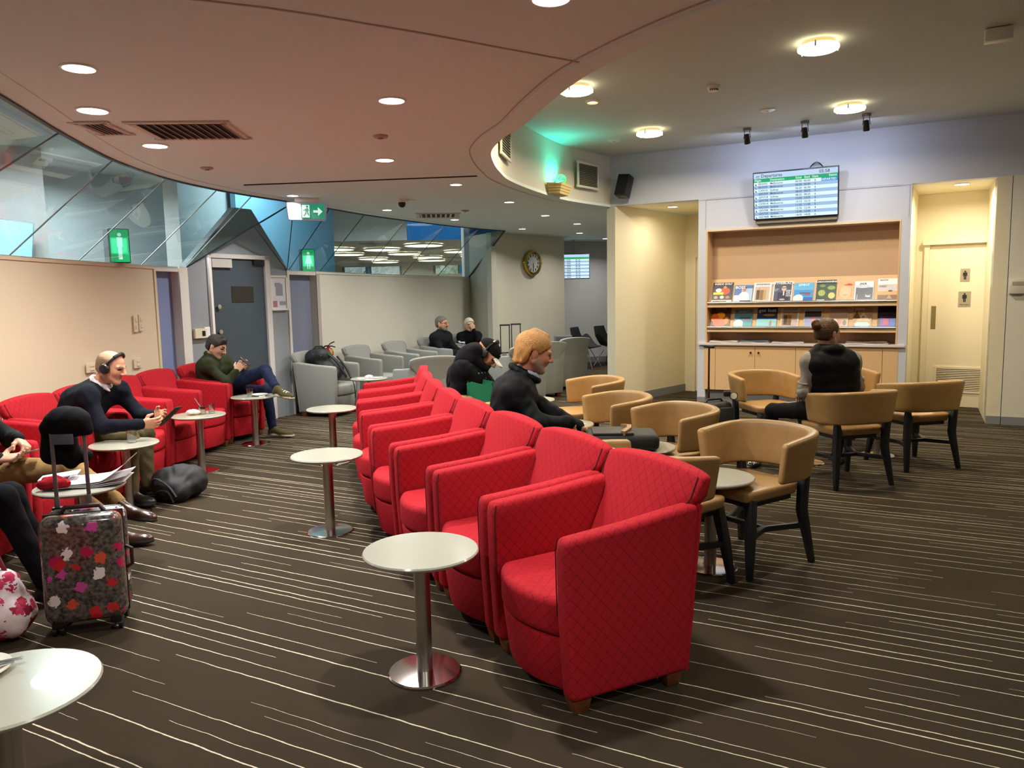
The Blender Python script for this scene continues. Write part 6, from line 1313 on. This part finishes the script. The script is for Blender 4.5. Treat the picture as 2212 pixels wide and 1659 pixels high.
# dark cap hung over the suitcase handle
hat = thing('sun_hat', 'soft black hat hung over the raised suitcase handle', 'hat', (-2.075, 3.55, .97)); hm = cloth('hat_black', '#101214', .85)
s = SDF(); s.el((-2.075, 3.545, .965), (.105, .075, .065), 0, .02); 
s.rc((-2.155, 3.54, .93), (-1.990, 3.55, .92), .035, .03, 0, .03); s.rc((-2.170, 3.545, .93), (-2.180, 3.58, .80), .03, .045, 0, .03); s.rc((-2.185, 3.60, .80), (-2.045, 3.62, .78), .04, .03, 0, .04); s.rc((-2.115, 3.60, .86), (-2.105, 3.60, .75), .05, .03, 0, .04)
sdf_object('crown', [s.mesh(.007, None, .003)], [hm], hat, V(-2.075, 3.55, .97))
MB().box((-.0, -.055, -.085), (.10, .008, .05)).build('sweat_band', M('hat_label_grey', '#5d6470', .7), hat, bevel=.004)
# flowered tote beside the suitcase
bg = thing('tote_bag', 'soft white bag printed with crimson flowers at the left edge', 'bag', (-2.42, 3.36, 0)); s = SDF()
s.rc((-2.58, 3.36, .12), (-2.30, 3.34, .12), .115, .115, 0, .05); s.rc((-2.56, 3.36, .24), (-2.31, 3.34, .25), .08, .075, 0, .05)
sdf_object('bag_body', [s.mesh(.009, lambda P: .004-P[..., 2], .004)], [floral_bag], bg, V(-2.42, 3.36, 0))
MB().tube([(-.12, -.02, .30), (-.10, -.03, .43), (-.02, -.035, .50), (.08, -.03, .47), (.13, -.02, .31)], .010, 8).build('bag_handle', M('handle_maroon', '#7d2038', .6), bg)
# black cabin case in front of the cabinet
cs = suitcase('cabin_suitcase', 'black soft cabin suitcase with one tall handle by the tan chairs', (1.87, 7.08, 0), .35, .30, .22, .44, M('black_nylon', '#191a1c', .6, bump=.3, bs=400), M('zip_black', '#0d0d0e', .5), M('rod_brown', '#4a2c22', .35, metal=.3), 1.0, .12, None, True, 1)
MB().box((.02, -.125, .30), (.22, .04, .30)).build('front_pocket', M('black_nylon', '#191a1c', .6), cs, bevel=.014); MB().box((-.06, -.147, .36), (.012, .004, .14)).build('pocket_zip', M('zip_grey', '#8b8b8b', .4), cs)
tg = thing('luggage_tag', 'round pale luggage tag hanging on the black cabin suitcase', 'tag', (2.03, 6.985, .555)); MB().lathe([(.035, -.002), (.038, 0), (.035, .003), (0, .003)], 20, (0, 0, 0), (-.2, -1, .1)).build('disc', M('tag_black', '#1c1c1c', .5), tg); MB().lathe([(.030, .003), (.0, .0045)], 20, (0, 0, 0), (-.2, -1, .1)).build('insert', M('tag_white', '#cfcab8', .5), tg); MB().box((-.06, .01, .02), (.06, .05, .05)).build('strap_clip', black_pl, tg, bevel=.01)
for x, yy, lab in ((-.085, 12.72, 'left of two dark suitcases with raised handles before the far wall'), (.10, 13.02, 'right of two dark suitcases with raised handles before the far wall')):
    suitcase('upright_suitcase', lab, (x, yy, 0), .2, .36, .22, .50, M('suitcase_charcoal', '#26272b', .5), M('zip_black', '#0d0d0e', .5), M('rod_black', '#1a1a1c', .4), 1.03, .15, 'dark upright suitcases at the far end')

# ---------------------------------------------------------------- soft bags
bk = thing('backpack', 'black backpack slumped on the grey armchair', 'backpack', (-2.40, 10.05, .43)); o_ = V(-2.40, 10.05, .43); nyl = M('backpack_black', '#0e1016', .6, bump=.25, bs=300); s = SDF()
s.rc((-2.56, 10.04, .74), (-2.36, 10.03, .58), .125, .13, 0, .05); s.rc((-2.60, 10.00, .76), (-2.46, 9.94, .78), .085, .085, 0, .05); s.rc((-2.50, 10.1, .76), (-2.34, 10.1, .58), .12, .125, 0, .05); s.rc((-2.46, 9.95, .66), (-2.31, 9.95, .55), .09, .10, 0, .04)
sdf_object('bag_body', [s.mesh(.009, None, .003)], [nyl], bk, o_)
MB().tube([tuple(V(*p)-o_) for p in ((-2.58, 9.99, .86), (-2.55, 10.02, .90), (-2.48, 10.06, .90), (-2.44, 10.08, .86))], .011, 8).build('carry_loop', nyl, bk)
for p in (((-2.40, 10.0, .80), (-2.28, 9.94, .72), (-2.19, 9.93, .58), (-2.15, 9.95, .50)), ((-2.30, 10.12, .76), (-2.19, 10.1, .62), (-2.12, 10.06, .49), (-2.10, 10.02, .47))): MB().tube([tuple(V(*q)-o_) for q in smooth_curve(p, 4)], .016, 6).build('shoulder_strap', nyl, bk)
MB().tube([tuple(V(*q)-o_) for q in smooth_curve(((-2.14, 10.02, .475), (-2.08, 10.0, .44), (-2.055, 9.98, .34), (-2.05, 9.97, .22)), 5)], .007, 6).build('strap_tail', nyl, bk)
for a, b in (((-2.62, 9.915, .78), (-2.44, 9.855, .79)), ((-2.42, 9.86, .66), (-2.33, 9.86, .60))): MB().tube([tuple(V(*a)-o_), tuple(V(*b)-o_)], .004, 6).build('zip', M('zip_grey', '#8b8b8b', .4), bk)
fb = thing('floor_bag', 'black soft bag lying on the carpet beside the olive trousers', 'bag', (-2.62, 5.78, 0)); o_ = V(-2.62, 5.78, 0); s = SDF()
s.rc((-2.66, 5.80, .12), (-2.50, 5.84, .12), .13, .12, 0, .05); s.rc((-2.62, 5.72, .09), (-2.54, 5.70, .08), .09, .085, 0, .05); s.rc((-2.56, 5.82, .20), (-2.50, 5.86, .17), .07, .07, 0, .05)
sdf_object('bag_body', [s.mesh(.009, lambda P: .003-P[..., 2], .004)], [nyl], fb, o_)
MB().tube([tuple(V(*q)-o_) for q in smooth_curve(((-2.74, 5.70, .16), (-2.68, 5.65, .19), (-2.58, 5.62, .14), (-2.52, 5.61, .06)), 5)], .008, 6).build('bag_strap', M('strap_grey', '#3a3e42', .6), fb)
MB().tube([tuple(V(*q)-o_) for q in smooth_curve(((-2.70, 5.68, .03), (-2.66, 5.62, .10), (-2.58, 5.60, .10), (-2.54, 5.60, .02)), 5)], .007, 6).build('carry_loop', nyl, fb)
gb = thing('shopping_bag', 'bright green fabric shopping bag opened by the man in the hoodie', 'bag', (-.20, 6.02, .585)); gm = M('green_nonwoven', '#12784f', .75, bump=.3, bs=150); 
def wob(u, v, x0, y0, x1, y1): k = .012*math.sin(u*9+v*4); return Vector((x0+(x1-x0)*u+k*.4, y0+(y1-y0)*u+k, v*.25+.012*math.sin(u*13)*v))
cor = [(-.15, -.07), (.15, -.09), (.16, .07), (-.14, .08)]
for i in range(4):
    a, b = cor[i], cor[(i+1) % 4]; MB().slab(lambda u, v: wob(u, v, *a, *b), lambda u, v: wob(u, v, *a, *b)+Vector((.003, .003, 0)), 9, 6).build('side_panel', gm, gb)
MB().prism(cor, 0, .004).build('base_panel', gm, gb)
for y, lean in ((-.085, .02), (.07, .0)):
    P = smooth_curve([(.045, y, .23), (.055, y, .36), (.085, y-.005, .415), (.115, y, .36), (.105, y, .23)], 5); m = MB()
    m._add([Vector(p)+Vector((0, d_, 0)) for p in P for d_ in (-.012, .012)]+[Vector(p)*.985+Vector((0, d_, 0)) for p in P for d_ in (-.012, .012)], [(2*i, 2*i+1, 2*i+3, 2*i+2) for i in range(len(P)-1)]); m.build('bag_handle', gm, gb)
br = thing('briefcase', 'black laptop briefcase with a tan strap lying on a side table', 'bag', (.70, 4.90, .514), -.06); blk = M('briefcase_nylon', '#14130f', .6, bump=.3, bs=400)
MB().box((0, 0, .055), (.46, .30, .105)).build('main_compartment', blk, br, bevel=.035, seg=3); MB().box((-.06, -.01, .112), (.26, .25, .018)).build('front_pocket', M('briefcase_brown', '#2e2720', .6), br, bevel=.008)
MB().tube([(.0, -.135, .118), (.045, -.05, .128), (.055, .05, .128), (.02, .135, .118)], [.02, .021, .021, .02], 4).build('tan_strap', M('tan_strap', '#8f6a42', .5), br); MB().tube([(-.225, -.1, .05), (-.26, -.05, .06), (-.26, .05, .06), (-.225, .1, .05)], .012, 8).build('carry_handle', M('handle_brown', '#4a3524', .5), br)
MB().tube([(.02, -.151, .03), (.02, -.153, .085)], .004, 6).build('zip', M('zip_grey', '#8b8b8b', .4), br)
pp = thing('paper_sheet', 'white paper sheet lying on the table before the blond man', 'paper', (.44, 5.86, .514), .3); MB().box((0, 0, .0015), (.21, .15, .003)).build('sheet', paper, pp); MB().box((.02, .01, .0035), (.12, .08, .001)).build('print', M('print_pale', '#b9bac6', .6), pp)

# ---------------------------------------------------------------- things on the side tables
def tumbler(loc, lab, r=.036, h=.088, grp='glass tumblers'):
    t = thing('glass_tumbler', lab, 'glass', loc, 0, grp); MB().lathe([(0, .0), (r*.78, 0), (r*.8, .003), (r, h), (r-.003, h), (r*.75, .016), (0, .014)], 28).build('glass_wall', glass_c, t, smooth=40); MB().lathe([(0, .004), (r*.72, .004), (r*.72, .013), (0, .013)], 24).build('glass_base', M('glass_base', '#9aa29c', .15), t)
    return t
tumbler((-2.725, 5.425, .514), 'empty glass tumbler alone on the table by the bald man'); tumbler((-2.685, 6.80, .514), 'empty glass tumbler next to the dessert glass'); tumbler((-2.735, 7.96, .514), 'empty glass tumbler beside the plate on the farther table')
ds = thing('dessert_glass', 'small glass of layered berry dessert with a spoon', 'dessert', (-2.755, 6.765, .514)); MB().lathe([(0, 0), (.030, 0), (.034, .075), (.031, .075), (.027, .004), (0, .004)], 24).build('glass_wall', glass_c, ds); MB().lathe([(0, .004), (.027, .004), (.029, .045), (0, .046)], 20).build('cream_layer', M('custard', '#c9a682', .5), ds); MB().lathe([(0, .046), (.029, .046), (.030, .066), (0, .068)], 20).build('berry_layer', M('berry', '#5e0f18', .25), ds); MB().tube([(.0, 0, .05), (-.03, -.01, .10), (-.055, -.015, .145)], .0035, 6).build('spoon', steel, ds)
nk_ = thing('paper_napkin', 'crumpled white paper napkin by the dessert glass', 'napkin', (-2.82, 6.72, .514)); m = MB(); m.ell((0, 0, .022), (.06, .04, .022), 18, 10)
for v in m.bm.verts: v.co += Vector((math.sin(v.co.y*160+v.co.z*90), math.sin(v.co.x*130+1), abs(math.sin(v.co.x*110+v.co.y*150))))*.007
for v in m.bm.verts: v.co.z = max(.0005, v.co.z)
m.build('napkin_paper', M('napkin', '#e9e6dd', .9), nk_)
def plate(loc, lab, r=.085):
    t = thing('plate', lab, 'plate', loc); MB().lathe([(0, .0), (r*.6, 0), (r, .016), (r*.99, .019), (r*.6, .005), (0, .004)], 36).build('dish', M('china', '#e8e6de', .2), t); return t
plate((-2.655, 8.02, .514), 'white plate on the table by the green jacket'); pl = plate((-1.475, 1.97, .514), 'white plate with cutlery at the lower left corner', .10)
MB().box((.05, .03, .019), (.13, .016, .003), .5).build('fork', chrome, pl); MB().box((.045, .0, .019), (.13, .014, .003), .62).build('knife', chrome, pl); MB().ell((.02, -.02, .012), (.02, .016, .008)).build('food_scrap', M('egg_yellow', '#d6b23c', .6), pl)
wr_ = thing('paper_scrap', 'small white wrapper on the table under the raised shoe', 'paper', (-2.60, 7.93, .514)); MB().box((0, 0, .004), (.06, .03, .006), .4).build('wrapper', M('napkin', '#e9e6dd', .9), wr_, bevel=.002); MB().box((.015, .01, .008), (.02, .02, .003), .9).build('crease', M('napkin', '#e9e6dd', .9), wr_)
ms = thing('computer_mouse', 'white wireless mouse lying on papers on the far side table', 'mouse', (-1.80, 9.64, .525), .5); m = MB(); m.ell((0, 0, .004), (.055, .032, .024), 18, 10); [setattr(v.co, 'z', max(0, v.co.z)) for v in m.bm.verts]; m.build('shell', white_pl, ms); MB().box((.025, 0, .024), (.014, .005, .006)).build('wheel', grey_pl, ms)
for k, (dx, dy, rr, lab) in enumerate(((-.06, -.03, .6, 'left paper under the computer mouse'), (.09, .0, .2, 'right paper under the computer mouse'))):
    t = thing('leaflet', lab, 'paper', (-1.80+dx, 9.64+dy, .514+.0025*k), rr); MB().box((0, 0, .001), (.15, .10, .002)).build('sheet', paper, t); MB().box((0, 0, .0023), (.1, .05, .0004)).build('print', M('map_grey', '#9a9ca6', .6), t)
# newspapers, red folder and grey case on the table behind the suitcase handle
nw_ = thing('newspaper', 'open white newspaper with a raised corner on the left table', 'newspaper', (-2.33, 4.18, .514), .25)
def sheet(u, v, k): x, y = (u-.5)*.34, (v-.5)*.24; return Vector((x+.012*k, y, .006+.007*k+max(0, x-.02)**1.4*(1.6 if k == 3 else .5 if k == 2 else .1)+.003*math.sin(u*8+k)))
for k in range(4): MB().slab(lambda u, v: sheet(u, v, k)+Vector((0, 0, .003)), lambda u, v: sheet(u, v, k), 13, 5).build('news_sheet', np_w if k % 2 else paper, nw_)
MB().slab(lambda u, v: sheet(.2+u*.22, .25+v*.5, 3)+Vector((0, 0, .0042)), lambda u, v: sheet(.2+u*.22, .25+v*.5, 3)+Vector((0, 0, .0034)), 6, 3).build('news_picture', M('news_pic', '#9a9ca2', .7, var=.3), nw_)
rf = thing('red_cloth', 'crumpled red cloth on the table behind the suitcase handle', 'cloth', (-2.47, 4.05, .514)); m = MB(); m.ell((0, 0, .03), (.085, .055, .035), 20, 12)
for v in m.bm.verts: v.co += Vector((math.sin(v.co.y*60+v.co.z*50), math.sin(v.co.x*50+1), abs(math.sin(v.co.x*45+v.co.y*60))))*.012
for v in m.bm.verts: v.co.z = max(.0005, v.co.z)
m.build('cloth_folds', cloth('red_cotton', '#8f1420'), rf)
gc = thing('spectacle_case', 'slate grey case with papers on top at the left table edge', 'case', (-2.52, 4.14, .514), .35); MB().box((0, 0, .022), (.12, .07, .044)).build('case_body', M('slate_case', '#3f444f', .5), gc, bevel=.012); MB().box((.02, .03, .05), (.19, .13, .006), Matrix.Rotation(-.1, 3, 'Y')).build('paper_lid', paper, gc)
# fire extinguisher on the far wall
fx = thing('fire_extinguisher', 'red fire extinguisher with yellow and white labels behind the grey chair', 'fire extinguisher', (-2.535, 10.66, .50)); exr = M('extinguisher_red', '#8f1a1c', .35)
MB().lathe([(.0, 0), (.06, 0), (.066, .012), (.066, .28), (.05, .325), (.022, .345), (.022, .37), (0, .37)], 28).build('cylinder', exr, fx); MB().lathe([(.0665, .17), (.0668, .17), (.0668, .235), (.0665, .235)], 28).build('label_band', white_pl, fx); MB().lathe([(.0665, .06), (.0668, .06), (.0668, .13), (.0665, .13)], 28).build('label_band', M('label_cream', '#d9cfa8', .5), fx); MB().box((.04, -.045, .28), (.04, .04, .06), .6).build('yellow_label', M('label_yellow', '#d8a62a', .5), fx, bevel=.006)
MB().tube([(0, 0, .37), (.03, -.01, .40), (.09, -.02, .425)], .008, 6).build('lever', black_pl, fx); MB().tube([(0, 0, .36), (.04, -.01, .365), (.10, -.03, .35)], .008, 6).build('lever', black_pl, fx); MB().tube(smooth_curve([(0, -.01, .37), (-.06, -.03, .35), (-.085, -.04, .24), (-.08, -.05, .08)], 5), .010, 8).build('hose', black_pl, fx); MB().box((-.02, .06, .2), (.02, .05, .03)).build('wall_bracket', dark_metal, fx)
